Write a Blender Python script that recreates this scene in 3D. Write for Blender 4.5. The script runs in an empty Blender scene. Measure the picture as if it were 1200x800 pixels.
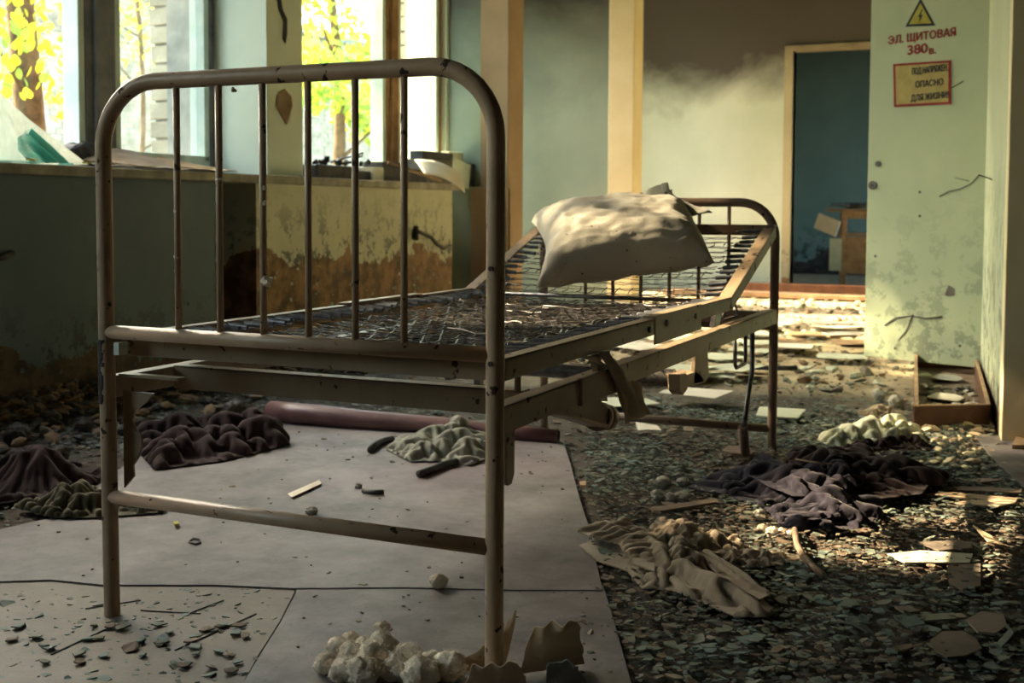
import bpy, bmesh, math, random
import numpy as np
from mathutils import Vector, Matrix, noise
random.seed(7); np.random.seed(7)
S = bpy.context.scene
COL = S.collection
PI = math.pi

# ------------------------------------------------------------------ camera
CF, CPITCH, CROLL, CH, CYAW, CCY = 1382.9, 0.054, 0.0048, 0.7678, 0.4256, 321.13
cam_d = bpy.data.cameras.new('camera'); cam = bpy.data.objects.new('camera', cam_d); COL.objects.link(cam)
RC = Matrix.Rotation(CYAW, 3, 'Z') @ Matrix.Rotation(PI/2-CPITCH, 3, 'X') @ Matrix.Rotation(CROLL, 3, 'Z')
cam.matrix_world = Matrix.Translation((0, 0, CH)) @ RC.to_4x4()
cam_d.sensor_width = 36; cam_d.lens = CF/1200*36
cam_d.shift_y = -(400-CCY)/1200
cam_d.clip_start = 0.05
cam_d.dof.use_dof = True; cam_d.dof.focus_distance = 2.25; cam_d.dof.aperture_fstop = 7.0
S.camera = cam

# ------------------------------------------------------------------ sky, sun, exposure
SUN_EL, SUN_AZ = math.atan(0.66), math.radians(6)
wd = bpy.data.worlds.new('sky'); S.world = wd; wd.use_nodes = True
wn = wd.node_tree.nodes; wl = wd.node_tree.links
sky = wn.new('ShaderNodeTexSky'); sky.sky_type = 'NISHITA'; sky.sun_disc = False
sky.sun_elevation = SUN_EL; sky.sun_rotation = math.radians(276); sky.air_density = 1.5; sky.dust_density = 4.0; sky.ozone_density = 1.0
wl.new(sky.outputs[0], wn['Background'].inputs[0]); wn['Background'].inputs[1].default_value = 0.85
sd = bpy.data.lights.new('sun', 'SUN'); sd.energy = 16; sd.angle = math.radians(0.9); sd.color = (1.0, 0.75, 0.45)
sun = bpy.data.objects.new('sun', sd); COL.objects.link(sun)
sun_dir = Vector((math.cos(SUN_AZ)*math.cos(SUN_EL), math.sin(SUN_AZ)*math.cos(SUN_EL), -math.sin(SUN_EL)))
sun.rotation_euler = sun_dir.to_track_quat('-Z', 'Y').to_euler(); sun.location = (-8, 3, 8)
S.view_settings.view_transform = 'Standard'; S.view_settings.look = 'None'
S.view_settings.gamma = 1; S.view_settings.use_curve_mapping = False
S.view_settings.exposure = 1.15
cy = S.cycles
cy.use_denoising = True; cy.max_bounces = 10; cy.diffuse_bounces = 7; cy.transparent_max_bounces = 12
cy.sample_clamp_indirect = 6; cy.caustics_reflective = False; cy.caustics_refractive = False

# ------------------------------------------------------------------ helpers
def ray(px, py):
    a, b = px-600, py-CCY
    c, s = math.cos(CROLL), math.sin(CROLL)
    u, w = c*a+s*b, -s*a+c*b
    cp, sp = math.cos(CPITCH), math.sin(CPITCH)
    X = u/CF; Z0 = 1; Y0 = -w/CF
    Z = Z0*cp+Y0*sp; H = -Z0*sp+Y0*cp
    ca, sa = math.cos(CYAW), math.sin(CYAW)
    return Vector((X*ca-Z*sa, X*sa+Z*ca, H))
O = Vector((0, 0, CH))
def on_z(px, py, z=0.0): r = ray(px, py); return O+r*((z-CH)/r.z)
def on_x(px, py, x): r = ray(px, py); return O+r*(x/r.x)
def on_y(px, py, y): r = ray(px, py); return O+r*(y/r.y)

def inside(P, x, y):
    c = False; j = len(P)-1
    for i in range(len(P)):
        if (P[i][1] > y) != (P[j][1] > y) and x < (P[j][0]-P[i][0])*(y-P[i][1])/(P[j][1]-P[i][1])+P[i][0]: c = not c
        j = i
    return c
ORG = {}
def tag(o, label=None, cat=None, group=None, kind=None):
    if label: o['label'] = label
    if cat: o['category'] = cat
    if group: o['group'] = group
    if kind: o['kind'] = kind
    return o
def thing(name, label, cat, loc=(0, 0, 0), group=None, kind=None):
    o = bpy.data.objects.new(name, None); COL.objects.link(o); o.location = loc; o.empty_display_size = .05
    ORG[o] = Vector(loc); return tag(o, label, cat, group, kind)
def link(name, me, parent=None, loc=None):
    o = bpy.data.objects.new(name, me); COL.objects.link(o)
    if parent: o.parent = parent; ORG[o] = ORG[parent]
    else:
        ORG[o] = Vector(loc or (0, 0, 0)); o.location = ORG[o]
    return o
def mk(name, bm, mat, parent=None, loc=None, smooth=False, bevel=0, local=False, auto=None):
    """world-space bmesh -> one object, its origin at the thing's base"""
    me = bpy.data.meshes.new(name)
    org = ORG[parent] if parent else Vector(loc or (0, 0, 0))
    if not local: bmesh.ops.translate(bm, verts=bm.verts, vec=-org)
    bmesh.ops.recalc_face_normals(bm, faces=bm.faces)
    if smooth:
        for f in bm.faces: f.smooth = True
        if auto is not None:
            for e in bm.edges:
                if len(e.link_faces) == 2 and e.calc_face_angle(0) > auto: e.smooth = False
    bm.to_mesh(me); bm.free()
    for m in (mat if isinstance(mat, (list, tuple)) else [mat]): me.materials.append(m)
    o = link(name, me, parent, loc)
    if bevel:
        b = o.modifiers.new('bevel', 'BEVEL'); b.width = bevel; b.segments = 2; b.limit_method = 'ANGLE'; b.angle_limit = .6
    return o
def box(bm, x0, x1, y0, y1, z0, z1, M=None, mi=0):
    vs = [bm.verts.new(Vector(p) if M is None else M @ Vector(p)) for p in
          ((x0, y0, z0), (x1, y0, z0), (x1, y1, z0), (x0, y1, z0), (x0, y0, z1), (x1, y0, z1), (x1, y1, z1), (x0, y1, z1))]
    for f in ((3, 2, 1, 0), (4, 5, 6, 7), (0, 1, 5, 4), (1, 2, 6, 5), (2, 3, 7, 6), (3, 0, 4, 7)):
        bm.faces.new([vs[i] for i in f]).material_index = mi
    return vs
def BX(*a, **k):
    bm = bmesh.new(); box(bm, *a, **k); return bm
def prism(bm, pts, off, mi=0):
    """polygon (3d points) extruded by vector off"""
    off = Vector(off); a = [bm.verts.new(Vector(p)) for p in pts]; b = [bm.verts.new(Vector(p)+off) for p in pts]
    n = len(pts); fs = [bm.faces.new(a), bm.faces.new(b[::-1])]
    for i in range(n): fs.append(bm.faces.new((a[i], b[i], b[(i+1) % n], a[(i+1) % n])))
    for f in fs: f.material_index = mi
def PR(pts, off):
    bm = bmesh.new(); prism(bm, pts, off); return bm
def tube(bm, pts, r, seg=12, caps=True, mi=0):
    pts = [Vector(p) for p in pts]; n = len(pts)
    rs = r if isinstance(r, (list, tuple)) else [r]*n
    t = [(pts[min(i+1, n-1)]-pts[max(i-1, 0)]).normalized() for i in range(n)]
    u = t[0].orthogonal().normalized(); rings = []
    for i in range(n):
        u = (u-t[i]*u.dot(t[i]))
        u = u.normalized() if u.length > 1e-6 else t[i].orthogonal().normalized()
        v = t[i].cross(u)
        rings.append([bm.verts.new(pts[i]+(u*math.cos(2*PI*k/seg)+v*math.sin(2*PI*k/seg))*rs[i]) for k in range(seg)])
    for i in range(n-1):
        for k in range(seg):
            f = bm.faces.new((rings[i][k], rings[i][(k+1) % seg], rings[i+1][(k+1) % seg], rings[i+1][k])); f.smooth = True; f.material_index = mi
    if caps: bm.faces.new(rings[0][::-1]); bm.faces.new(rings[-1])
def TB(pts, r, seg=12):
    bm = bmesh.new(); tube(bm, pts, r, seg); return bm
def nz(p, s=1.0, seed=0.0): return noise.noise(Vector((p[0]*s+seed, p[1]*s+seed*1.7, p[2]*s-seed)))
def np_mesh(name, V, F, mats, parent=None, loc=None, mi=None, smooth=False):
    me = bpy.data.meshes.new(name); org = np.array(ORG[parent] if parent else (loc or (0, 0, 0)))
    me.from_pydata((np.asarray(V)-org).tolist(), [], F)
    for m in (mats if isinstance(mats, (list, tuple)) else [mats]): me.materials.append(m)
    if mi is not None: me.polygons.foreach_set('material_index', np.asarray(mi, dtype=np.int32))
    if smooth: me.polygons.foreach_set('use_smooth', [True]*len(me.polygons))
    me.update(); return link(name, me, parent, loc)

# ------------------------------------------------------------------ materials
class NT:
    def __init__(s, name):
        s.m = bpy.data.materials.new(name); s.m.use_nodes = True; s.t = s.m.node_tree; s.n = s.t.nodes
        s.b = s.n['Principled BSDF']; s.out = s.n['Material Output']
        g = s.n.new('ShaderNodeNewGeometry'); s.pos = g.outputs['Position']
        tc = s.n.new('ShaderNodeTexCoord'); s.obj = tc.outputs['Object']
    def l(s, a, b): s.t.links.new(a, b)
    def noise(s, scale, detail=4, rough=.55, vec=None, dist=0.0):
        n = s.n.new('ShaderNodeTexNoise'); n.inputs['Scale'].default_value = scale; n.inputs['Detail'].default_value = detail
        n.inputs['Roughness'].default_value = rough; n.inputs['Distortion'].default_value = dist
        s.l(vec if vec is not None else s.pos, n.inputs['Vector']); return n.outputs['Fac']
    def voro(s, scale, feat='F1', vec=None):
        n = s.n.new('ShaderNodeTexVoronoi'); n.feature = feat; n.inputs['Scale'].default_value = scale
        s.l(vec if vec is not None else s.pos, n.inputs['Vector']); return n.outputs['Distance']
    def ramp(s, fac, stops):
        r = s.n.new('ShaderNodeValToRGB'); e = r.color_ramp.elements
        while len(e) < len(stops): e.new(.5)
        for i, (p, c) in enumerate(stops): e[i].position = p; e[i].color = (*c, 1) if not isinstance(c, float) else (c, c, c, 1)
        s.l(fac, r.inputs[0]); return r.outputs[0]
    def mix(s, fac, a, b):
        r = s.n.new('ShaderNodeMix'); r.data_type = 'RGBA'
        for sock, v in ((r.inputs[0], fac), (r.inputs[6], a), (r.inputs[7], b)):
            if isinstance(v, (int, float)): sock.default_value = v
            elif isinstance(v, tuple): sock.default_value = (*v, 1)
            else: s.l(v, sock)
        return r.outputs[2]
    def math(s, op, a, b=0.0):
        r = s.n.new('ShaderNodeMath'); r.operation = op
        for i, v in enumerate((a, b)):
            if isinstance(v, (int, float)): r.inputs[i].default_value = v
            else: s.l(v, r.inputs[i])
        return r.outputs[0]
    def bump(s, h, st=.3, dist=.01, prev=None):
        r = s.n.new('ShaderNodeBump'); r.inputs['Strength'].default_value = st; r.inputs['Distance'].default_value = dist
        s.l(h, r.inputs['Height'])
        if prev is not None: s.l(prev, r.inputs['Normal'])
        return r.outputs[0]
    def fin(s, col, rough=.8, normal=None, metal=0.0, spec=.3):
        for k, v in (('Base Color', col), ('Roughness', rough), ('Metallic', metal), ('Specular IOR Level', spec)):
            if isinstance(v, (int, float)): s.b.inputs[k].default_value = v
            elif isinstance(v, tuple): s.b.inputs[k].default_value = (*v, 1)
            else: s.l(v, s.b.inputs[k])
        if normal is not None: s.l(normal, s.b.inputs['Normal'])
        return s.m
def soft(name, c1, c2, scale=8, rough=.9, bump=.3, bs=60, spec=.15, vec='pos', metal=0.0, bd=.004, sharp=(.35, .65)):
    t = NT(name); v = t.pos if vec == 'pos' else t.obj
    c = t.ramp(t.noise(scale, 5, .6, v), [(sharp[0], c1), (sharp[1], c2)])
    return t.fin(c, rough, t.bump(t.noise(bs, 4, .6, v), bump, bd), metal, spec)

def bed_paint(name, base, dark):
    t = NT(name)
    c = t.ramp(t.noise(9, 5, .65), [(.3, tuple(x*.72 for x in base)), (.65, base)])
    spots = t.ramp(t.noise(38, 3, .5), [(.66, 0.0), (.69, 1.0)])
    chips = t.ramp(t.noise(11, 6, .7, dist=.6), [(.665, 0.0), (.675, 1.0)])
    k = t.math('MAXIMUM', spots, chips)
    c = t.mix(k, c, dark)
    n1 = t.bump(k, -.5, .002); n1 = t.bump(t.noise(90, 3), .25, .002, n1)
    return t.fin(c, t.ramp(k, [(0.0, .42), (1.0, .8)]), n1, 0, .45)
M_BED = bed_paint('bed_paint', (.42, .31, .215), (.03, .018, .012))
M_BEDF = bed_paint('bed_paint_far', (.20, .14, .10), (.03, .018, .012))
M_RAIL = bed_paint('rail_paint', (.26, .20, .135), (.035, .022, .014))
M_WIRE = soft('steel_wire', (.05, .05, .055), (.17, .165, .16), 40, .30, .2, 200, .5, metal=.75)
M_SPRING = soft('spring_steel', (.06, .07, .085), (.17, .185, .21), 60, .36, .2, 200, .5, vec='obj', metal=.6)

def wall_mat(name, c1, c2, peel_z, amp, brown=((.16, .085, .04), (.36, .20, .09)), mould=(.02, .02, .018), band=.25, peel_scale=3.2, cracks=.5, top_shade=None):
    t = NT(name)
    sx = t.n.new('ShaderNodeSeparateXYZ'); t.l(t.pos, sx.inputs[0]); z = sx.outputs['Z']
    base = t.ramp(t.noise(1.6, 6, .6), [(.32, c1), (.68, c2)])
    n = t.noise(peel_scale, 7, .62, dist=.5)
    hgt = t.math('ADD', z, t.math('MULTIPLY', t.math('SUBTRACT', n, .5), -amp*2))
    pm = t.math('GREATER_THAN', t.math('SUBTRACT', peel_z, hgt), 0.0)
    br = t.ramp(t.noise(14, 6, .65), [(.3, brown[0]), (.62, brown[1])])
    # mould blotches gathering just above the peel line
    zz = t.n.new('ShaderNodeMapRange'); zz.inputs['From Min'].default_value = peel_z+band+.2; zz.inputs['From Max'].default_value = peel_z-.05; t.l(z, zz.inputs['Value'])
    mth = t.math('MULTIPLY', t.ramp(t.noise(9, 8, .75), [(.52, 0.0), (.55, 1.0)]), t.math('MULTIPLY', zz.outputs[0], .9))
    speck = t.ramp(t.noise(17, 6, .7), [(.70, 0.0), (.72, 1.0)])
    c = t.mix(t.math('MULTIPLY', speck, .8*cracks), base, mould)
    c = t.mix(mth, c, mould)
    if top_shade:  # shade towards the ceiling, painted into the wall colour
        z0, z1, sc = top_shade
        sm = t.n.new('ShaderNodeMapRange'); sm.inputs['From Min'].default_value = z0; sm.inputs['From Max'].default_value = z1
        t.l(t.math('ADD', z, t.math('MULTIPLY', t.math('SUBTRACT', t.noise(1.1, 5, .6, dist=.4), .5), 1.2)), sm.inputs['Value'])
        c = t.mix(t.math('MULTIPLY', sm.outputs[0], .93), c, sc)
    c = t.mix(pm, c, t.mix(t.math('MULTIPLY', t.ramp(t.noise(9, 4, .6), [(.45, 0.0), (.6, 1.0)]), .6), br, mould))
    nb = t.bump(pm, -.8, .012); nb = t.bump(t.noise(45, 5, .6), .25, .004, nb)
    nb = t.bump(t.noise(5, 3), .15, .02, nb)
    return t.fin(c, .62, nb, 0, .3)
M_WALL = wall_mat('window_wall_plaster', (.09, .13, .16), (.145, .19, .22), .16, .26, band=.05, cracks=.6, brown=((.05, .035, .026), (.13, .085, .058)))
M_WALL2 = wall_mat('bay_wall_plaster', (.50, .50, .38), (.62, .58, .42), .50, .30, band=.2)
M_COLM = wall_mat('pillar_plaster', (.60, .66, .56), (.70, .74, .62), -1, .1, cracks=.8)
M_FAR = wall_mat('far_wall_plaster', (.60, .70, .60), (.72, .80, .70), -.2, .2, top_shade=(1.75, 2.3, (.045, .032, .03)), cracks=.15)
M_FARG = wall_mat('green_wall_plaster', (.26, .34, .29), (.36, .43, .35), -.2, .2, top_shade=(1.6, 2.5, (.035, .03, .028)), cracks=.1)
M_PART = wall_mat('partition_plaster', (.44, .50, .36), (.56, .60, .42), .10, .34, brown=((.10, .075, .05), (.24, .18, .11)), band=.75, peel_scale=6, cracks=1.1)
M_GREY = wall_mat('grey_wall_plaster', (.14, .12, .12), (.20, .17, .17), -1, .1, cracks=.6)
M_BLUE = wall_mat('back_room_plaster', (.15, .23, .22), (.20, .29, .27), .2, .4, mould=(.01, .01, .012), brown=((.03, .03, .03), (.08, .07, .06)))
M_CEIL = soft('ceiling_plaster', (.16, .15, .13), (.26, .25, .21), 2)
M_CREAM = soft('cream_paint', (.80, .68, .42), (.88, .78, .52), 3, .6, .2, 50, .3)
M_POST = wall_mat('timber_post_paint', (.24, .165, .10), (.36, .26, .16), -1, .1, cracks=1.6)
M_CASE = wall_mat('door_casing_paint', (.46, .42, .28), (.58, .54, .37), .1, .2, top_shade=(1.9, 2.6, (.10, .07, .05)), cracks=1.2)
M_FRAME = soft('window_paint', (.50, .60, .55), (.66, .74, .66), 6, .55, .25, 70, .3)
M_FRAMED = soft('window_paint_dirty', (.14, .15, .17), (.24, .24, .25), 7, .7, .35, 60, .3)
M_FRAMEW = soft('window_wood_bare', (.20, .11, .05), (.36, .22, .11), 9, .75, .4, 60, .2)
M_SILL = soft('sill_paint', (.24, .22, .18), (.42, .38, .30), 11, .7, .4, 70, .3)
M_DOOR = wall_mat('door_paint', (.40, .47, .33), (.50, .56, .38), -.5, .1, cracks=.25, mould=(.08, .1, .08), band=1.2)
M_WOOD = soft('brown_wood', (.055, .022, .012), (.11, .045, .022), 12, .5, .3, 60, .4)
M_WOODE = soft('worn_wood_edge', (.34, .22, .13), (.48, .34, .21), 14, .7, .3, 70, .3)
M_PLANK = soft('grey_plank', (.15, .11, .08), (.26, .20, .15), 14, .8, .3, 70, .2)

def floor_mat():
    t = NT('floor_dirt')
    a = t.noise(2.2, 7, .65); b = t.noise(26, 6, .65)
    c = t.ramp(a, [(.25, (.035, .028, .024)), (.5, (.075, .06, .048)), (.72, (.13, .105, .08))])
    c = t.mix(t.math('MULTIPLY', t.ramp(b, [(.42, 0.0), (.62, 1.0)]), .5), c, (.12, .145, .125))
    sx = t.n.new('ShaderNodeSeparateXYZ'); t.l(t.pos, sx.inputs[0])
    mr = t.n.new('ShaderNodeMapRange'); mr.inputs['From Min'].default_value = 4.6; mr.inputs['From Max'].default_value = 6.0
    t.l(t.math('ADD', sx.outputs['Y'], t.math('MULTIPLY', t.math('SUBTRACT', t.noise(1.5, 5), .5), 2.4)), mr.inputs['Value'])
    dust = t.ramp(t.noise(5, 6, .65), [(.3, (.34, .27, .17)), (.65, (.56, .47, .32))])
    c = t.mix(mr.outputs[0], c, dust)
    nb = t.bump(t.noise(18, 7, .7), .7, .02); nb = t.bump(t.noise(120, 4, .6), .5, .003, nb)
    return t.fin(c, .9, nb, 0, .12)
M_FLOOR = floor_mat()
def lino_mat(name, c1, c2, tint):
    t = NT(name)
    c = t.ramp(t.noise(2.3, 9, .72), [(.34, c1), (.62, c2)])
    c = t.mix(t.math('MULTIPLY', t.ramp(t.noise(1.1, 3, .5, dist=.5), [(.52, 0.0), (.75, 1.0)]), .55), c, tint)
    c = t.mix(t.math('MULTIPLY', t.ramp(t.noise(75, 4, .7), [(.6, 0.0), (.72, 1.0)]), .55), c, (.07, .06, .055))
    nb = t.bump(t.noise(160, 3, .6), .25, .002); nb = t.bump(t.noise(3, 4), .3, .02, nb)
    return t.fin(c, .55, nb, 0, .35)
M_LINO = lino_mat('linoleum', (.075, .07, .07), (.25, .232, .235), (.15, .09, .11))
M_LINO2 = lino_mat('linoleum_worn', (.13, .115, .09), (.20, .175, .14), (.12, .14, .12))
M_ROLL = soft('lino_roll', (.09, .042, .045), (.16, .08, .078), 8, .4, .25, 60, .5)
def chip_mat(name, c, v=.25):
    t = NT(name)
    col = t.ramp(t.noise(16, 4, .6), [(.3, tuple(x*(1-v) for x in c)), (.7, tuple(x*(1+v) for x in c))])
    return t.fin(col, .7, t.bump(t.noise(180, 3), .3, .001), 0, .25)
CHIPS = [chip_mat('chip_green', (.15, .185, .155)), chip_mat('chip_teal', (.13, .185, .17)), chip_mat('chip_greygreen', (.18, .195, .15)),
         chip_mat('chip_brown', (.15, .115, .085)), chip_mat('chip_dust', (.22, .19, .145)), chip_mat('chip_dark', (.07, .075, .07))]
M_PLATE = chip_mat('paint_plate', (.17, .145, .12), .2)
M_PAPER = soft('old_paper', (.44, .48, .38), (.62, .64, .50), 5, .85, .2, 40, .15)
M_PAPERW = soft('white_paper', (.62, .58, .50), (.76, .72, .63), 6, .85, .2, 40, .15)
M_KRAFT = soft('brown_paper', (.40, .31, .21), (.58, .47, .33), 7, .85, .3, 60, .15)
M_CARD = soft('cardboard', (.20, .14, .085), (.33, .24, .15), 6, .9, .2, 50, .1)
def cloth_mat(name, c1, c2, sheen=.2):
    t = NT(name); c = t.ramp(t.noise(7, 6, .65), [(.3, c1), (.68, c2)])
    nb = t.bump(t.noise(260, 2, .5), .25, .0015); nb = t.bump(t.noise(24, 4, .6), .35, .006, nb)
    m = t.fin(c, .95, nb, 0, .08); t.b.inputs['Sheen Weight'].default_value = sheen; return m
M_RAG = cloth_mat('beige_cloth', (.20, .165, .12), (.38, .33, .25))
M_RAGG = cloth_mat('grey_cloth', (.18, .20, .18), (.33, .34, .29))
M_JACK = cloth_mat('navy_cloth', (.013, .013, .023), (.042, .039, .055), .1)
M_JACKB = cloth_mat('black_brown_cloth', (.02, .014, .016), (.065, .045, .045), .1)
M_RAGD = cloth_mat('dirty_green_cloth', (.06, .06, .035), (.14, .13, .085))
def pillow_mat():
    t = NT('pillow_cloth')
    c = t.ramp(t.noise(3.2, 5, .6), [(.3, (.34, .34, .29)), (.65, (.46, .455, .38))])
    st = t.ramp(t.noise(4.5, 5, .7, dist=.8), [(.52, 0.0), (.66, 1.0)])
    c = t.mix(t.math('MULTIPLY', st, .45), c, (.26, .21, .15))
    sp = t.ramp(t.noise(62, 3, .5), [(.70, 0.0), (.73, 1.0)])
    c = t.mix(sp, c, (.08, .06, .05))
    nb = t.bump(t.noise(300, 2), .15, .001); nb = t.bump(t.noise(22, 5, .6), .5, .006, nb)
    m = t.fin(c, .9, nb, 0, .1); t.b.inputs['Sheen Weight'].default_value = .25; return m
M_PILL = pillow_mat()
M_COTTON = soft('cotton_wool', (.66, .59, .48), (.88, .83, .72), 30, 1, .5, 160, .03, bd=.003)
M_COTTONG = soft('grey_cotton_wool', (.42, .42, .38), (.62, .62, .55), 30, 1, .9, 160, .03, bd=.006)
M_BLACK = soft('black_junk', (.012, .012, .016), (.05, .05, .055), 18, .5, .5, 60, .4)
M_LEATHER = soft('grey_plastic', (.06, .055, .05), (.15, .135, .115), 18, .5, .4, 60, .4)
M_RED = soft('red_paint', (.22, .025, .03), (.30, .04, .04), 30, .6, .2)
M_YEL = soft('yellow_paint', (.36, .32, .05), (.46, .41, .09), 20, .6, .2)
M_PLATEY = soft('ochre_plate', (.34, .27, .10), (.46, .37, .15), 14, .6, .2)
M_INK = soft('black_paint', (.02, .025, .03), (.05, .055, .06), 20, .6, .2)
M_BRICK = soft('white_brick', (.30, .26, .19), (.62, .54, .40), 3, .9, .5, 50, .1, bd=.008)
M_MORTAR = soft('mortar', (.22, .23, .22), (.36, .36, .33), 9, .95, .5, 60, .05)
M_GROUND = soft('outdoor_ground', (.30, .32, .18), (.48, .44, .30), 3, .95, .5, 30, .05)
M_BARK = soft('bark', (.07, .045, .025), (.20, .12, .06), 12, .9, .7, 40, .1, bd=.02)
def glass_mat(name, dirt, dcol, trans=True, cover=(.45, .75)):
    t = NT(name); n = t.n
    tr = n.new('ShaderNodeBsdfTransparent'); tr.inputs[0].default_value = (.93, .97, .95, 1)
    gl = n.new('ShaderNodeBsdfGlossy'); gl.inputs['Roughness'].default_value = .05
    fr = n.new('ShaderNodeFresnel'); fr.inputs[0].default_value = 1.45
    m1 = n.new('ShaderNodeMixShader'); gb = n.new('ShaderNodeNewGeometry'); t.l(t.math('MULTIPLY', fr.outputs[0], t.math('SUBTRACT', 1.0, gb.outputs['Backfacing'])), m1.inputs[0]); t.l(tr.outputs[0], m1.inputs[1]); t.l(gl.outputs[0], m1.inputs[2])
    df = n.new('ShaderNodeBsdfDiffuse'); df.inputs[0].default_value = (*dcol, 1)
    tl = n.new('ShaderNodeBsdfTranslucent'); tl.inputs[0].default_value = (*dcol, 1)
    m2 = n.new('ShaderNodeMixShader'); m2.inputs[0].default_value = .5; t.l(df.outputs[0], m2.inputs[1]); t.l(tl.outputs[0], m2.inputs[2])
    m3 = n.new('ShaderNodeMixShader')
    d = t.math('MULTIPLY', t.ramp(t.noise(3.5, 6, .65, dist=.6), [(cover[0], .25), (cover[1], 1.0)]), dirt)
    t.l(d, m3.inputs[0]); t.l(m1.outputs[0], m3.inputs[1]); t.l(m2.outputs[0], m3.inputs[2]); t.l(m3.outputs[0], t.out.inputs[0])
    return t.m
M_GLASS = glass_mat('dusty_glass', .16, (.75, .75, .68))
M_CLEAR = glass_mat('clear_glass', .025, (.75, .8, .78))
M_GLASSD = glass_mat('dirty_glass', .85, (.8, .82, .74), cover=(.3, .6))
M_GLASSG = glass_mat('green_glass', .9, (.16, .50, .42), cover=(.42, .52))
def leaf_mat(name, c1, c2):
    t = NT(name); n = t.n
    oi = n.new('ShaderNodeObjectInfo')
    c = t.ramp(t.noise(2.5, 3, .5), [(.35, c1), (.65, c2)])
    df = n.new('ShaderNodeBsdfDiffuse'); tl = n.new('ShaderNodeBsdfTranslucent'); t.l(c, df.inputs[0]); t.l(c, tl.inputs[0])
    m = n.new('ShaderNodeMixShader'); m.inputs[0].default_value = .55; t.l(df.outputs[0], m.inputs[1]); t.l(tl.outputs[0], m.inputs[2]); t.l(m.outputs[0], t.out.inputs[0])
    return t.m
M_LEAFY = leaf_mat('yellow_leaf', (.42, .50, .04), (.75, .62, .05))
M_LEAFG = leaf_mat('green_leaf', (.20, .38, .05), (.46, .60, .12))

# ------------------------------------------------------------------ the room
XW, XF, XS = -3.95, -3.56, -3.52          # window plane, apron face, sill nose
HEAD = 3.0; CEIL = 3.25
def struct(name, bm, mat, **k): return tag(mk(name, bm, mat, **k), kind='structure')
# floor: gently uneven grid
bm = bmesh.new(); gx, gy = 90, 150
grid = [[bm.verts.new((-5.4+i*9.0/gx, -4.2+j*19.4/gy, 0)) for j in range(gy+1)] for i in range(gx+1)]
for i in range(gx):
    for j in range(gy): bm.faces.new((grid[i][j], grid[i+1][j], grid[i+1][j+1], grid[i][j+1]))
for v in bm.verts: v.co.z = -.004+.004*nz(v.co, 1.3)
floor = struct('floor', bm, M_FLOOR, smooth=True)
bm = BX(-4.28, 3.4, -4.2, 7.6, CEIL, CEIL+.2); box(bm, -4.75, 3.4, 7.6, 15.2, CEIL, CEIL+.2)
struct('ceiling', bm, M_CEIL)
# wall under the windows: two faces with a dark vertical chase between them
bm = bmesh.new(); box(bm, -4.4, XF, -4.1, 4.474, -.05, .90); box(bm, -4.4, -3.82, 4.474, 4.79, -.05, .90)
wl1 = struct('wall_left', bm, M_WALL)
struct('wall_left_bay', BX(-4.4, XF, 4.79, 6.9, -.05, .90), M_WALL2)
struct('wall_left_recess', BX(-4.4, XW, 6.9, 7.6, -.05, .90), M_WALL2)
bm = bmesh.new()
for y0, y1 in ((-4.1, -1.2), (.15, 2.12), (5.02, 5.36)): box(bm, -4.28, XW, y0, y1, .90, HEAD)
box(bm, -4.28, XW, -4.1, 7.6, HEAD, CEIL)
box(bm, -4.28, XW, 7.56, 7.6, .9, HEAD)
struct('wall_left_upper', bm, M_COLM)
struct('wall_left_pillar', BX(XW, -3.66, 5.02, 5.34, .93, CEIL), M_COLM)
# hole knocked in the pillar's render: a raised broken rim with darker core
def patch(name, pts, mat, off, parent, up=.0):
    return mk(name, PR(pts, off), mat, parent)
p = [on_x(px, py, -3.659) for px, py in ((327, 108), (333, 104), (341, 113), (342, 124), (335, 146), (328, 134), (323, 124), (324, 114))]
pil = bpy.data.objects['wall_left_pillar']
patch('plaster_hole', p, M_CARD, (.004, 0, 0), pil)
p = [on_x(px, py, -3.659) for px, py in ((328, -5), (331, 12), (336, 22), (336, 40), (334, 51), (331, 46), (332, 25), (326, 10), (325, -5))]
patch('plaster_crack', p, M_INK, (.004, 0, 0), pil)
# sill boards
bm = bmesh.new(); box(bm, XW, XS, -4.1, 6.93, .895, .937)
struct('trim_1', bm, M_SILL, bevel=.006)
# far stub with timber post
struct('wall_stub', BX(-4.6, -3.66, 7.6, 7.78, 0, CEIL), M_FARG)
bm = bmesh.new(); box(bm, -3.68, -3.46, 7.56, 7.82, 0, CEIL); box(bm, -3.75, -3.46, 7.55, 7.6, 0, .93)
struct('trim_2', bm, M_POST, bevel=.006)
# green cross wall and cream post
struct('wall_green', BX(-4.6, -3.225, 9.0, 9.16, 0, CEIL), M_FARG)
struct('trim_3', BX(-3.228, -3.014, 8.97, 9.2, 0, CEIL), M_CREAM, bevel=.008)
# far wall with doorway
DX0, DX1 = -2.24, -1.25
bm = bmesh.new(); box(bm, -4.6, DX0, 11.4, 11.55, 0, CEIL); box(bm, DX1, .1, 11.4, 11.55, 0, CEIL); box(bm, DX0, DX1, 11.4, 11.55, 2.31, CEIL)
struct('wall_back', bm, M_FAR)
bm = bmesh.new(); box(bm, DX0-.08, DX0, 11.37, 11.56, 0, 2.31); box(bm, DX1, DX1+.08, 11.37, 11.56, 0, 2.31); box(bm, DX0-.08, DX1+.08, 11.37, 11.56, 2.29, 2.34)
struct('trim_4', bm, M_CASE, bevel=.006)
# wing's outer wall with two windows
bm = bmesh.new()
box(bm, -4.6, -4.3, 7.6, 11.5, 0, .4); box(bm, -4.6, -4.3, 7.6, 11.5, 3.0, CEIL)
for y0, y1 in ((7.6, 7.85), (8.8, 9.25), (10.85, 11.5)): box(bm, -4.6, -4.3, y0, y1, .4, 3.0)
struct('wall_left_far', bm, M_FARG)
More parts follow.
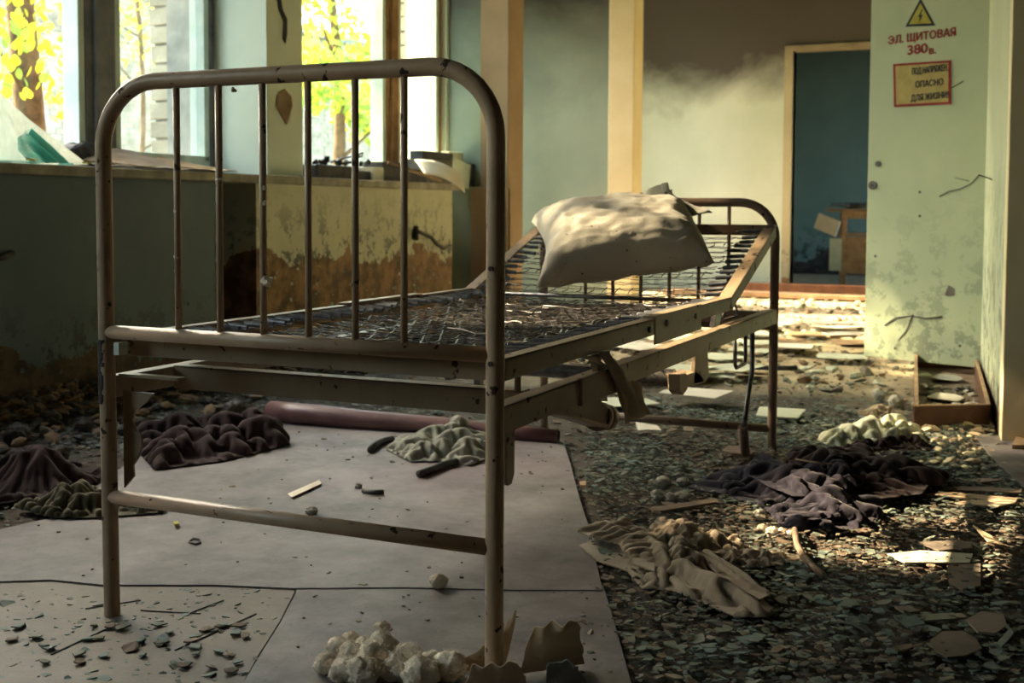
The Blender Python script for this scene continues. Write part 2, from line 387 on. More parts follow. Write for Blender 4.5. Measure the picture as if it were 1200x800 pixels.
# back room
bm = bmesh.new(); box(bm, -4.6, .1, 14.8, 14.95, 0, CEIL); box(bm, -4.75, -4.6, 11.5, 14.95, 0, CEIL); box(bm, .1, .25, 14.4, 14.95, 0, CEIL); box(bm, .1, .25, 11.4, 11.9, 0, CEIL); box(bm, .1, .25, 11.9, 14.4, 0, .6); box(bm, .1, .25, 11.9, 14.4, 2.9, CEIL)
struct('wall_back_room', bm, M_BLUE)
# partition on the right (its face looks towards the windows), door gap behind the leaf
P1, P2 = Vector((-.117, 4.2, 0)), Vector((-.268, 5.86, 0))
pd = (P2-P1).normalized(); pn = Vector((pd.y, -pd.x, 0))
def wallseg(a, b, z0, z1, th): return [a+Vector((0, 0, z0)), b+Vector((0, 0, z0)), b+pn*th+Vector((0, 0, z0)), a+pn*th+Vector((0, 0, z0))], (0, 0, z1-z0)
bm = bmesh.new(); prism(bm, *wallseg(P1, P2, 0, CEIL, .14)); a = P2+pd*.66
prism(bm, *wallseg(P2, a, 2.15, CEIL, .14)); prism(bm, *wallseg(a, Vector((-.268, 11.4, 0)), 0, CEIL, .14))
struct('wall_right', bm, M_PART)
struct('trim_5', PR(*wallseg(P1-pd*.012-pn*.006, P1+pd*.10-pn*.006, 0, CEIL, .16)), M_CREAM, bevel=.004)
struct('wall_right_front', BX(-.085, 3.3, 4.2, 4.34, 0, CEIL), M_GREY)
bm = bmesh.new(); box(bm, -.03, 3.3, 4.188, 4.2, 0, CEIL)
box(bm, 3.2, 3.35, -4.2, 4.3, 0, CEIL); box(bm, -4.4, 3.35, -4.2, -4.05, 0, CEIL)
struct('wall_behind', bm, M_GREY)
bm = bmesh.new(); box(bm, 1.2, 1.3, 4.3, 11.5, 0, CEIL); box(bm, .1, 1.3, 11.5, 11.6, 0, CEIL)
struct('wall_cupboard', bm, M_GREY)

# ------------------------------------------------------------------ windows
def window(n, ys, xw, z0, z1, mull, mats, broken=False):
    y0, y1 = ys
    w = thing('window_%d' % n, None, None, (xw, (y0+y1)/2, z0), kind='structure')
    bm = bmesh.new(); t = .05
    box(bm, xw-.14, xw-.04, y0, y0+t, z0, z1); box(bm, xw-.14, xw-.04, y1-t, y1, z0, z1)
    box(bm, xw-.14, xw-.04, y0, y1, z0-.01, z0+.03); box(bm, xw-.14, xw-.04, y0, y1, z1-.06, z1)
    mk('window_frame', bm, mats[0], w, bevel=.004)
    for a, b in mull:
        m_ = bmesh.new(); box(m_, xw-.15, xw-.03, a, b, z0, z1); box(m_, xw-.03, xw-.01, a+.045, b-.035, z0, z1)
        mk('mullion', m_, mats[1], w, bevel=.004)
    eds = [y0+t]+[v for ab in mull for v in ab]+[y1-t]
    for i in range(0, len(eds), 2):
        a, b = eds[i], eds[i+1]; s = .038
        m_ = bmesh.new()
        for q in ((a, a+s, z0+.06, z1-.06), (b-s, b, z0+.06, z1-.06), (a, b, z0+.03, z0+.09), (a, b, z1-.14, z1-.06)):
            box(m_, xw-.13, xw-.035, q[0], q[1], q[2], q[3])
        sh = mk('sash', m_, mats[2], w, bevel=.004)
        if not (broken and i == 0):
            if n < 4: mk('pane', BX(xw-.088, xw-.083, a+s, b-s, z0+.09, z1-.14), M_CLEAR if n == 2 else M_GLASS, sh)
        else:
            # what is left of the pane: a jagged sheet on the left with a free edge
            P = [on_x(px, py, xw-.085) for px, py in ((50, -40), (48, 10), (44, 40), (41, 75), (37, 100), (29, 120), (22, 160), (18, 176), (-160, 176), (-160, -40))]
            mk('pane', PR(P, (.003, 0, 0)), M_CLEAR, sh)
    return w
w1 = window(1, (2.12, 5.02), XW, .95, HEAD, [(4.10, 4.29)], (M_FRAMED, M_FRAMED, M_FRAME), broken=True)
w2 = window(2, (5.36, 7.56), XW, .95, HEAD, [(6.77, 6.93)], (M_FRAMEW, M_FRAMEW, M_FRAME))
w3 = window(3, (-1.2, .15), XW, .95, HEAD, [], (M_FRAMED, M_FRAMED, M_FRAME))
w4 = window(4, (7.85, 8.8), -4.38, .4, 3.0, [], (M_FRAMEW, M_FRAMEW, M_FRAME))
w5 = window(5, (9.25, 10.85), -4.38, .4, 3.0, [(10.2, 10.3)], (M_FRAMEW, M_FRAMEW, M_FRAME))
w6 = window(6, (11.9, 14.4), .27, .6, 2.9, [], (M_FRAMEW, M_FRAMEW, M_FRAME))
# daylight portals in the openings (sampling helpers for the sky, they give off no light of their own)
def portal(x, y0, y1, z0, z1, sgn=1):
    d = bpy.data.lights.new('portal', 'AREA'); d.shape = 'RECTANGLE'; d.size = z1-z0; d.size_y = y1-y0
    d.cycles.is_portal = True
    o = bpy.data.objects.new('portal', d); COL.objects.link(o); o.location = (x, (y0+y1)/2, (z0+z1)/2)
    o.rotation_euler = (0, -PI/2*sgn, 0)
for a in ((XW-.2, -1.2, .15, .95, HEAD), (XW-.2, 2.12, 5.02, .95, HEAD), (XW-.2, 5.36, 7.56, .95, HEAD), (-4.58, 7.85, 8.8, .4, 3.0), (-4.58, 9.25, 10.85, .4, 3.0)): portal(*a)
portal(.3, 11.9, 14.4, .6, 2.9, -1)

# brick reveals of the two windows in view
def reveal(parentwall, y, n):
    bms = []
    z = .95; k = 0; data = {}
    while z < 2.95:
        h = .088+random.uniform(-.004, .004); xs = [(-4.42, -4.26)] if True else []
        x0, x1 = -4.42+random.uniform(-.006, .006), -4.285
        bm = BX(x0, x1, y+random.uniform(-.012, .004), y+.12, z, z+h)
        mk('brick', bm, M_BRICK, parentwall, bevel=.004)
        z += h+.014; k += 1
up = bpy.data.objects['wall_left_upper']
for yy in (5.03, 7.58): reveal(up, yy, 1)
bm = bmesh.new()
for yy in (5.03, 7.58): box(bm, -4.41, -4.27, yy+.02, yy+.3, .9, HEAD+.1); box(bm, -4.30, -4.1, yy-.015, yy+.2, .9, HEAD)
mk('reveal_mortar', bm, M_MORTAR, up)

# ------------------------------------------------------------------ outside
struct('ground', BX(-30, -4.3, -12, 36, -.7, -.6), M_GROUND)
def brick_house(x, y0, y1, h, name, label, cat):
    t = thing(name, label, cat, (x, (y0+y1)/2, -.6))
    mk('wall_core', BX(x-.5, x-.012, y0, y1, -.6, h), M_MORTAR, t)
    V, F = [], []; bh, bl, g = .088, .25, .012; z = -.6; row = 0
    zlo, zhi = -.6, h
    while z+bh < zhi:
        y = y0-(bl/2 if row % 2 else 0)
        while y < y1:
            a, b = max(y, y0), min(y+bl, y1); o = random.uniform(-.006, .006)
            if b-a > .03:
                i = len(V); X0, X1 = x-.03, x+o
                V += [(X1, a, z), (X1, b, z), (X1, b, z+bh), (X1, a, z+bh), (X0, a, z), (X0, b, z), (X0, b, z+bh), (X0, a, z+bh)]
                F += [(i, i+1, i+2, i+3), (i+1, i+5, i+6, i+2), (i+4, i, i+3, i+7), (i+3, i+2, i+6, i+7), (i+4, i+5, i+1, i)]
            y += bl+g
        z += bh+g; row += 1
    o = np_mesh('bricks', V, F, M_BRICK, t); o['kind'] = 'stuff'
    mk('roof_edge', BX(x-.7, x+.1, y0-.1, y1+.1, h, h+.15), M_MORTAR, t)
    return t
HB = 7.34
brick_house(-12, -3, 5.0, HB, 'brick_house', 'unseen tall pale brick building, added outside to cut off the low sun', 'building')  # added out of view; height and far end set to block sun
brick_house(-15, 5.6, 34, 4.6, 'brick_annex', 'pale brick building outside, seen through both windows', 'building')

def leaf_mesh(name, mat, L=.07):
    V = [(0, 0, 0), (.32*L, .25*L, .03*L), (.40*L, .55*L, .05*L), (.22*L, .85*L, 0), (0, L, -.06*L), (-.22*L, .85*L, 0), (-.40*L, .55*L, .05*L), (-.32*L, .25*L, .03*L), (0, .5*L, -.04*L)]
    F = [(0, 1, 8), (1, 2, 8), (2, 3, 8), (3, 4, 8), (4, 5, 8), (5, 6, 8), (6, 7, 8), (7, 0, 8)]
    me = bpy.data.meshes.new(name); me.from_pydata(V, [], F); me.materials.append(mat); return me
def foliage(name, centres, n, size, mats, parent):
    V, F, MI = [], [], []
    cs = np.array([c[:3] for c in centres]); rr = np.array([c[3] for c in centres])
    for i in range(n):
        k = np.random.randint(len(cs)); d = np.random.normal(size=3); d = d/np.linalg.norm(d)*rr[k]*np.random.rand()**.4
        c = cs[k]+d*np.array([1, 1, .8]); a = np.random.normal(size=3); a /= np.linalg.norm(a); b = np.cross(a, np.random.normal(size=3)); b /= np.linalg.norm(b)
        s = size*np.random.uniform(.6, 1.3); j = len(V)
        V += [c-a*s, c+b*s*.55, c+a*s, c-b*s*.55]; F.append((j, j+1, j+2)); F.append((j, j+2, j+3)); m = np.random.randint(len(mats)); MI += [m, m]
    o = np_mesh(name, V, F, mats, parent, mi=MI); o['kind'] = 'stuff'; return o
SHY = on_x(-420, 60, -6.6).y
# near tree with yellow leaves at the left window
tb = on_x(26, 100, -6.2); t1 = thing('yellow_leaved_tree', 'brown trunk with big yellow-green leaves right outside the left window', 'tree', (tb.x, tb.y, -.6))
tube_pts = [(tb.x+.03*math.sin(z*2), tb.y+.05*math.sin(z*1.3), z) for z in np.linspace(-.6, 5.2, 14)]
bm = bmesh.new(); tube(bm, tube_pts, [.12*(1-.09*i*.5) for i in range(14)], 10); mk('trunk', bm, M_BARK, t1)
bm = bmesh.new()
for k in range(9):
    z = 1.0+k*.45; d = Vector((random.uniform(-.4, .8), random.uniform(-.7, .9), .35)); b0 = Vector((tb.x+.03*math.sin(z*2), tb.y+.05*math.sin(z*1.3), z))
    tube(bm, [b0, b0+d*.4, b0+d*.8+Vector((0, 0, -.05)), b0+d*1.3+Vector((0, 0, -.1))], [.022, .016, .01, .004], 6)
mk('branches', bm, M_BARK, t1)
lm = [leaf_mesh('leaf', M_LEAFY, .085), leaf_mesh('leaf', M_LEAFG, .075), leaf_mesh('leaf', M_LEAFY, .06)]
for k in range(95):
    q = on_x(random.gauss(22, 19), random.uniform(-10, 122) if k % 3 else random.uniform(-20, 70), -5.85+random.uniform(-.3, .35))
    o = bpy.data.objects.new('leaf', random.choice(lm)); COL.objects.link(o); o.parent = t1; o.location = q-ORG[t1]
    o.rotation_euler = (random.uniform(.9, 2.4), random.uniform(-.6, .6), random.uniform(0, 6.3)+1.2)
foliage('foliage', [(tb.x+random.uniform(-.7, .5), tb.y+random.uniform(-1.0, 1.0), random.uniform(2.3, 4.6), .5) for _ in range(10)], 1700, .05, [M_LEAFY, M_LEAFG], t1)
def tree(px, py, x, lab, crown, n, size, mats, r=.1, h=5.5):
    b = on_x(px, py, x); t = thing('garden_tree', lab, 'tree', (b.x, b.y, -.6))
    bm = bmesh.new(); tube(bm, [(b.x+.1*math.sin(z*.9), b.y+.12*math.sin(z*.7), z) for z in np.linspace(-.6, h, 12)], [r*(1-.06*i) for i in range(12)], 8)
    for k in range(7):
        z = .8+k*.6; d = Vector((random.uniform(-.8, .8), random.uniform(-.9, .9), .5)); q = Vector((b.x+.1*math.sin(z*.9), b.y+.12*math.sin(z*.7), z)); tube(bm, [q, q+d*.5, q+d], [r*.3, r*.2, r*.08], 6)
    mk('trunk', bm, M_BARK, t)
    foliage('foliage', [(b.x+c[0], b.y+c[1], c[2], c[3]) for c in crown], n, size, mats, t)
tree(385, 100, -8.5, 'slender green tree outside the farther window', [(.3, -.2, 2.6, .7), (0, .3, 3.2, .8), (-.3, -.6, 3.7, .8), (.2, .5, 2.0, .45), (.3, -.7, 2.3, .5)], 1500, .07, [M_LEAFG, M_LEAFG, M_LEAFY])
tree(150, 60, -9.0, 'thin pale-leaved sapling in front of the brick building', [(0, .1, 3.0, .8), (.2, .4, 2.4, .5), (0, -.5, 3.5, .8), (0, -.7, 1.9, .4)], 380, .06, [M_LEAFG, M_LEAFY], .035)
tree(-420, 60, -6.6, 'unseen leafy tree, added outside on the left to shade the floor and door', [(0, 3.1-SHY, 4.25, .42), (.1, 3.7-SHY, 4.3, .45), (-.1, 4.3-SHY, 4.3, .4), (0, 2.7-SHY, 4.0, .25), (.2, 3.4-SHY, 4.9, .5), (0, 4.9-SHY, 4.4, .45), (0, 5.4-SHY, 4.45, .4)], 3600, .055, [M_LEAFG, M_LEAFY], .07)  # added out of view; crown clusters placed to dapple and block the sun
tree(70, 40, -9.4, 'scraggy bush with thin twigs between the yellow tree and the brick wall', [(0, 0, 2.2, .7), (0, .6, 2.8, .6)], 220, .06, [M_LEAFG], .03, 4)

# ------------------------------------------------------------------ the bed
BX0, BX1, BY0, BY1 = -1.585, -.790, 1.68, 3.775
bed = thing('hospital_bed', 'old cream-painted metal hospital bed with wire spring base and raised head end', 'bed', ((BX0+BX1)/2, (BY0+BY1)/2, 0))
def end_frame(name, y, top, hc, hm, bars, mat, r=.0148, b0=.165):
    RR = .115; pts = [(BX0-.012 if name == 'foot_frame' else BX0, y, 0)]
    pts = [(BX0, y, 0), (BX0-.004, y, hm), (BX0-.006, y, top-RR)]
    for k in range(1, 9):
        a = PI/2*k/8; pts.append((BX0+RR-RR*math.cos(a)-.006*(1-k/8), y, top-RR+RR*math.sin(a)))
    for k in range(8, -1, -1):
        a = PI/2*k/8; pts.append((BX1-RR+RR*math.cos(a), y, top-RR+RR*math.sin(a)))
    pts += [(BX1, y, hm), (BX1, y, 0)]
    f = mk(name, TB(pts, r, 18), mat, bed, smooth=True, auto=.8)
    mk('cross_rail', TB([(BX0, y, hc), (BX1, y, hc)], r*.9, 14), mat, f)
    mk('cross_rail', TB([(BX0, y, hm), (BX1, y, hm)], r*.88, 14), mat, f)
    n = bars; step = (BX1-BX0-2*b0)/(n-1)
    me0 = None
    for k in range(n):
        x = BX0+b0+k*step
        mk('bar', TB([(x, y, hm), (x, y, top)], .0062, 10), mat, f)
    # round bolt heads on the outside
    for x, z in ((BX1, hm-.012), (BX1, top-.32), (BX0+.0, hm-.06)):
        bm = bmesh.new(); tube(bm, [(x-.001, y-r+.001, z), (x-.001, y-r-.003, z)], .004, 8); mk('bolt', bm, M_BLACK, f)
    return f
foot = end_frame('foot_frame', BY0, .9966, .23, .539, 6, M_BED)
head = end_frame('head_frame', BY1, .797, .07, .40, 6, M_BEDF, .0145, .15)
# weld collar / chipped paint patch at the near-left leg
bm = bmesh.new()
tube(bm, [(BX0-.005, BY0, .405+.006*q) for q in range(21)], .0153, 28, False)
for v in list(bm.verts):
    if (v.co.x-BX0+.005)*-.91+(v.co.y-BY0)*-.41 < .001+.010*nz(v.co, 45): v.co.x = BX0-.005; v.co.y = BY0
mk('paint_chip', bm, M_BLACK, foot)
def angle_rail(name, a, b, h, w, inward, t=.004, mat=None, wall=0):
    """steel angle: vertical web on the outside, flat flange on top pointing inward"""
    a, b = Vector(a), Vector(b); inn = Vector(inward); bm = bmesh.new()
    def slab(p, q, n, th): prism(bm, [p, q, q+n, p+n], th)
    slab(a, b, Vector((0, 0, -h)), inn*t); slab(a, b, inn*w, Vector((0, 0, -t)))
    return mk(name, bm, mat or M_RAIL, bed, bevel=.0012)
ZB = .457
base = []
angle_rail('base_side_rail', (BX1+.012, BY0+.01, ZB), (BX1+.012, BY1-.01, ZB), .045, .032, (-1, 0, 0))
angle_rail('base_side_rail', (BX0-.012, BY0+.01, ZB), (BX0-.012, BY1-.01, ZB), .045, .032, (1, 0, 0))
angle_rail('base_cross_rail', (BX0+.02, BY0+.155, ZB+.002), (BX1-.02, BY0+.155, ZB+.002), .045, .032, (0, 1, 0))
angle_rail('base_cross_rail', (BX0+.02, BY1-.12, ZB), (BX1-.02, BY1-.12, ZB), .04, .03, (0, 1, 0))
# sleeve on the right rail
mk('rail_sleeve', BX(BX1+.008, BX1+.018, 2.02, 2.30, ZB-.050, ZB+.003), M_RAIL, bed, bevel=.002)
ZM = .532; YH = 3.17; ZT = .722; YT = 3.735
def rail_mesh(x, s):
    bm = bmesh.new(); inn = -s
    box(bm, *(sorted((x, x+inn*.028))), BY0+.02, 2.52, ZM-.004, ZM); box(bm, *(sorted((x, x+inn*.004))), BY0+.02, 2.52, ZM-.036, ZM)
    return mk('spring_side_rail', bm, M_RAIL, bed, bevel=.001)
rail_mesh(BX1+.010, 1); rail_mesh(BX0-.010, -1)
for x, s in ((BX1+.012, 1), (BX0-.012, -1)):
    bm = bmesh.new(); box(bm, *sorted((x, x-s*.030)), 2.48, 2.86, ZM+.002, ZM+.006); box(bm, *sorted((x, x-s*.004)), 2.48, 2.86, ZM-.058, ZM+.006)
    mk('joint_plate', bm, M_RAIL, bed, bevel=.002)
    bm = bmesh.new(); box(bm, *sorted((x-s*.004, x-s*.03)), 2.84, YH+.03, ZM-.002, ZM+.002); box(bm, *sorted((x-s*.004, x-s*.008)), 2.84, YH+.03, ZM-.034, ZM+.002)
    mk('spring_side_rail', bm, M_RAIL, bed, bevel=.001)
    # inclined head side rail
    d = Vector((0, YT-YH, ZT-ZM)); n = Vector((0, -d.z, d.y)).normalized()
    A = Vector((x-s*.002, YH, ZM)); B = A+d; bm = bmesh.new()
    prism(bm, [A, B, B-n*.036, A-n*.036], (-s*.004, 0, 0)); prism(bm, [A, B, B+Vector((-s*.036, 0, 0)), A+Vector((-s*.036, 0, 0))], -n*.004)
    mk('head_side_rail', bm, M_RAIL, bed, bevel=.001)
    for zz, yy in ((ZM-.02, 2.44), (ZM-.016, 2.56), (ZM-.02, 2.80)):
        mk('bolt', TB([(x-s*.002, yy, zz), (x+s*.004, yy, zz)], .007, 10), M_BLACK, bed)
    # triangular prop of the head section
    mk('head_prop', TB([(x-s*.03, YH+.02, ZM-.06), (x-s*.03, YH+.10, ZM+.02), (x-s*.03, YH+.20, ZM-.065), (x-s*.03, YH+.02, ZM-.066)], .005, 8), M_WIRE, bed)
    mk('hinge_latch', PR([(x-s*.01, 3.02, ZM-.066), (x-s*.01, 3.08, ZM-.066), (x-s*.01, 3.10, ZM-.03), (x-s*.01, 3.07, ZM-.01), (x-s*.01, 3.04, ZM-.03)], (-s*.012, 0, 0)), M_WIRE, bed)
# mesh frame cross rails: foot, top of head section
bm = bmesh.new(); box(bm, BX0, BX1, BY0+.035, BY0+.039, ZM-.04, ZM-.002); box(bm, BX0, BX1, BY0+.035, BY0+.065, ZM-.006, ZM-.002)
mk('spring_cross_rail', bm, M_RAIL, bed, bevel=.001)
bm = bmesh.new(); box(bm, BX0-.008, BX1+.008, YT-.012, YT+.022, ZT-.004, ZT+.004); box(bm, BX0-.008, BX1+.008, YT-.014, YT-.010, ZT-.03, ZT+.004)
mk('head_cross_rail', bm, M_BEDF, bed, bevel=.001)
mk('hinge_rod', TB([(BX0+.01, YH+.01, ZM-.012), (BX1-.01, YH+.01, ZM-.012)], .006, 8), M_WIRE, bed)
# corner brackets below the foot end
def bracket(x, z0, z1, w):
    P = [(x, BY0+.022, z1), (x, BY0+.022, z0+.012), (x, BY0+.030, z0), (x, BY0+w-.01, z0), (x, BY0+w, z0+.015), (x, BY0+w, z1)]
    return mk('corner_bracket', PR(P, (.006, 0, 0)), M_RAIL, bed, bevel=.001)
bracket(BX1+.004, .325, ZB-.03, .055)
bm = bmesh.new()
Q = [(0, 0), (.075, 0), (.055, -.018), (.03, -.035), (.022, -.055), (.028, -.072), (.042, -.08), (.045, -.10), (.034, -.125), (.022, -.14), (.024, -.16), (0, -.185)]
prism(bm, [(BX0+.014+a, BY0+.02, ZB-.03+b) for a, b in Q], (0, .006, 0)); mk('corner_bracket', bm, M_RAIL, bed, bevel=.001)
bm = bmesh.new(); box(bm, BX0+.012, BX0+.15, BY0+.012, BY0+.034, ZB-.002, ZB+.003); mk('corner_plate', bm, M_RAIL, bed)
mk('hanging_peg', TB([(BX1-.01, 1.79, ZM-.03), (BX1-.01, 1.79, ZM-.068)], .006, 8), M_RAIL, bed)
mk('leg_clip', BX(BX0+.016, BX0+.028, BY0-.004, BY0+.02, ZM-.035, ZM-.012), M_FRAME, bed)
# lifting gear underneath
def LX(px, py, x=BX1+.004): return on_x(px, py, x)
# hanging plate with a forward foot, tube across the bed behind it
tz = LX(800, 446).z; ty = LX(806, 446).y
mk('lift_tube', TB([(BX0+.12, ty, tz), (BX1-.03, ty, tz)], .021, 16), M_WIRE, bed, smooth=True, auto=.8)
mk('lift_bracket', PR([LX(816, 412), LX(829, 406), LX(831, 440), LX(827, 447), LX(813, 450)], (-.010, 0, 0)), M_RAIL, bed, bevel=.001)
mk('lift_foot', PR([LX(818, 434), LX(827, 447), LX(812, 453), LX(804, 452), LX(803, 440)], (-.05, 0, 0)), M_RAIL, bed, bevel=.002)
mk('lift_lug', PR([LX(796, 438), LX(805, 437), LX(806, 456), LX(801, 463), (LX(797, 458))], (-.03, 0, 0)), M_RAIL, bed, bevel=.003)
ga = LX(663, 474); bm = bmesh.new()
prism(bm, [LX(664, 476), LX(664, 487), LX(690, 495), LX(713, 502), LX(716, 476), LX(695, 462)], (-.05, 0, 0)); mk('gear_box', bm, M_RAIL, bed, bevel=.006)
mk('gear_flange', TB([LX(712, 488)+Vector((-.025, 0, 0)), LX(717, 489)+Vector((-.025, 0, 0))], .030, 16), M_BEDF, bed)
mk('gear_flange', TB([LX(719, 489)+Vector((-.025, 0, 0)), LX(725, 490)+Vector((-.025, 0, 0))], .027, 16), M_BEDF, bed)
mk('gear_strut', PR([LX(700, 425), LX(708, 425), LX(712, 470), LX(703, 470)], (-.012, 0, 0)), M_RAIL, bed)
p_ = LX(700, 469); mk('drive_rod', TB([(BX1-.32, p_.y, p_.z), (BX1-.02, p_.y, p_.z)], .005, 8), M_WIRE, bed)
p_ = LX(660, 435, BX1-.2); mk('lift_tube', TB([(BX0+.06, p_.y, p_.z), (BX1-.1, p_.y, p_.z)], .016, 12), M_WIRE, bed, smooth=True, auto=.8)
mk('lift_post', BX(BX1-.13, BX1-.115, p_.y-.01, p_.y+.01, p_.z, ZM-.03), M_WIRE, bed)
mk('lift_post', BX(BX1-.42, BX1-.405, p_.y-.01, p_.y+.01, p_.z-.07, p_.z), M_WIRE, bed)
# second wide tube seen between the rails
# wire handle and crank rod near the head end
hy, hz = 3.26, ZB-.045
mk('pull_handle', TB([(BX1+.0, hy, hz), (BX1+.0, hy+.005, hz-.075), (BX1+.0, hy+.02, hz-.085), (BX1+.0, hy+.12, hz-.085), (BX1+.0, hy+.13, hz-.07), (BX1+.0, hy+.125, hz)], .0055, 8), M_WIRE, bed)
mk('crank_rod', TB([(BX1+.005, 3.45, ZB-.04), (BX1+.004, 3.46, .30), (BX1+.004, 3.42, .235), (BX1+.004, 3.38, .17), (BX1+.0, 3.37, .125)], .0075, 8), M_WIRE, bed)
mk('crank_grip', TB([(BX1+.0, 3.37, .145), (BX1-.002, 3.42, .055)], .014, 10), M_BEDF, bed)

# spring base: springs as parts with shared mesh, wires as one woven part
bm = bmesh.new(); n = 46
tube(bm, [(.012+.05*i/n, 0, 0) for i in range(n+1)], [.0066 if i % 2 else .0054 for i in range(n+1)], 9)
tube(bm, [(-.006, 0, .002), (.004, 0, .004), (.012, 0, 0)], .0014, 5); tube(bm, [(.062, 0, 0), (.070, .003, 0), (.078, 0, 0), (.070, -.003, 0), (.063, 0, 0)], .0014, 5)
spring0 = mk('spring', bm, M_SPRING, bed, local=True, smooth=True)
sp_me = spring0.data; bpy.data.objects.remove(spring0)
def spring(x, y, z, side, pitch=0, jit=.12):
    o = bpy.data.objects.new('spring', sp_me); COL.objects.link(o); o.parent = bed; o.location = Vector((x, y, z))-ORG[bed]
    o.rotation_euler = (pitch, .05+random.uniform(-.05, .08), (0 if side < 0 else PI)+random.uniform(-jit, jit))
    s = random.uniform(.9, 1.15); o.scale = (s, 1, 1)
def sag(x, y):
    u = (x-BX0)/(BX1-BX0); v = min(1, max(0, (y-BY0-.05)/(YH-BY0-.05)))
    return .024*math.sin(PI*u)**.8*(.35+.65*math.sin(PI*v)**.5)
def head_z(y): return ZM+(y-YH)/(YT-YH)*(ZT-ZM)
ys = [BY0+.075+i*.0415 for i in range(35)]
for y in ys:
    spring(BX0+.018, y+random.uniform(-.006, .006), ZM-.006, -1); spring(BX1-.018, y+random.uniform(-.006, .006), ZM-.006, 1)
hys = [YH+.035+i*.041 for i in range(13)]
for y in hys:
    spring(BX0+.018, y, head_z(y)-.004, -1, .3); spring(BX1-.018, y, head_z(y)-.004, 1, .3)
bm = bmesh.new(); XA, XB = BX0+.095, BX1-.095; NX = 15
def wz(x, y, head):
    return (head_z(y)-.006-.5*sag(x, BY0+.5) if head else ZM-.014-sag(x, y))
def net(ylist, head):
    for j, y in enumerate(ylist):
        # two kinked strands per span, hooked on the neighbour rows
        for sgn in (1, -1):
            pts = []
            for i in range(NX*2+1):
                x = XA+(XB-XA)*i/(NX*2); k = (i+j) % 2
                yy = y+sgn*.0135*(1 if k else .5)+random.uniform(-.002, .002)
                pts.append((x, yy, wz(x, y, head)+random.uniform(-.002, .003)+.0015*sgn))
            tube(bm, pts, .0015, 4, False)
        if j+1 < len(ylist) and not (head and j % 3):
            y2 = ylist[j+1]
            for i in range(NX+1):
                x = XA+(XB-XA)*(i+.5*(j % 2))/NX
                if x > XB: continue
                x2 = x+random.choice((-1, 1))*.006
                tube(bm, [(x, y-.004, wz(x, y, head)+.004), (x2, (y+y2)/2, wz(x, (y+y2)/2, head)+.001), (x, y2+.004, wz(x, y2, head)+.004)], .0015, 4, False)
net(ys, False); net(hys, True)
# loose bent wires lying on the net
for k in range(45):
    x = random.uniform(XA, XB); y = random.uniform(BY0+.1, YH-.05); a = random.gauss(0, .35)+(0 if random.random() < .75 else 1.3); L = random.uniform(.05, .2)
    pts = []
    for i in range(5):
        xx = min(XB, max(XA, x+L*(i/4-.5)*math.cos(a))); yy = min(YH, max(BY0+.06, y+L*(i/4-.5)*math.sin(a)))+.004*math.sin(i*2+k)
        pts.append((xx, yy, wz(xx, yy, False)+.005+random.uniform(0, .007)))
    tube(bm, pts, random.uniform(.0012, .0020), 5, False)
# bunched coil ropes along both sides of the flat part
for x0_ in (XB+.01, XB-.02):
    pts = [(x0_+.006*math.sin(y*60)+.01*math.sin(y*7), y, wz(XB-.03, y, False)+.012+.003*math.sin(y*90)) for y in np.linspace(BY0+.07, 2.55, 90)]
    tube(bm, pts, [.0052 if i % 2 else .0035 for i in range(90)], 6, False)
wire = mk('wire_net', bm, M_WIRE, bed); wire['kind'] = 'stuff'

# strap of canvas tied round the right rail
def sheet(name, fn, nu, nv, mat, parent=None, loc=None, thick=.0015, smooth=True):
    bm = bmesh.new(); g = [[bm.verts.new(fn(i/nu, j/nv)) for j in range(nv+1)] for i in range(nu+1)]
    for i in range(nu):
        for j in range(nv): bm.faces.new((g[i][j], g[i+1][j], g[i+1][j+1], g[i][j+1]))
    o = mk(name, bm, mat, parent, loc, smooth=smooth)
    if thick: s = o.modifiers.new('solid', 'SOLIDIFY'); s.thickness = thick; s.offset = 0
    return o
strap = thing('canvas_strap', 'torn beige canvas strap knotted over the right side rail', 'strap', (BX1+.02, 2.15, ZB-.16))
XO = BX1+.022
def quad(P, u, v):
    a, b, c, d = [Vector(p) for p in P]; return (a*(1-u)+b*u)*(1-v)+(d*(1-u)+c*u)*v
def sfn(P, amp=.003, seed=0):
    def f(u, v):
        q = quad(P, u, v); return q+Vector((amp*math.sin(u*9+v*3+seed)+amp*nz(q, 30, seed), amp*nz(q, 25, seed+3), amp*nz(q, 20, seed+7)))
    return f
def sp(px, py, dx=0): return on_x(px, py, XO+dx)
sheet('strap_band', sfn([sp(701, 413), sp(716, 412), sp(763, 485, .010), sp(742, 490, .010)], .004, 1), 8, 18, M_RAG, strap)
sheet('strap_tail', sfn([sp(721, 440, -.004), sp(748, 448, -.002), sp(761, 484, .004), sp(731, 497, .004)], .005, 5), 8, 14, M_KRAFT, strap)
sheet('strap_loop', sfn([sp(702, 412), sp(716, 411), (BX1-.02, 2.22, ZB+.012), (BX1-.02, 2.14, ZB+.012)], .002, 9), 5, 6, M_RAG, strap)
sheet('strap_loop', sfn([sp(700, 415, -.002), sp(712, 432, -.002), (BX1-.02, 2.10, ZM-.04), (BX1-.02, 2.04, ZM-.04)], .003, 19), 5, 6, M_RAG, strap)

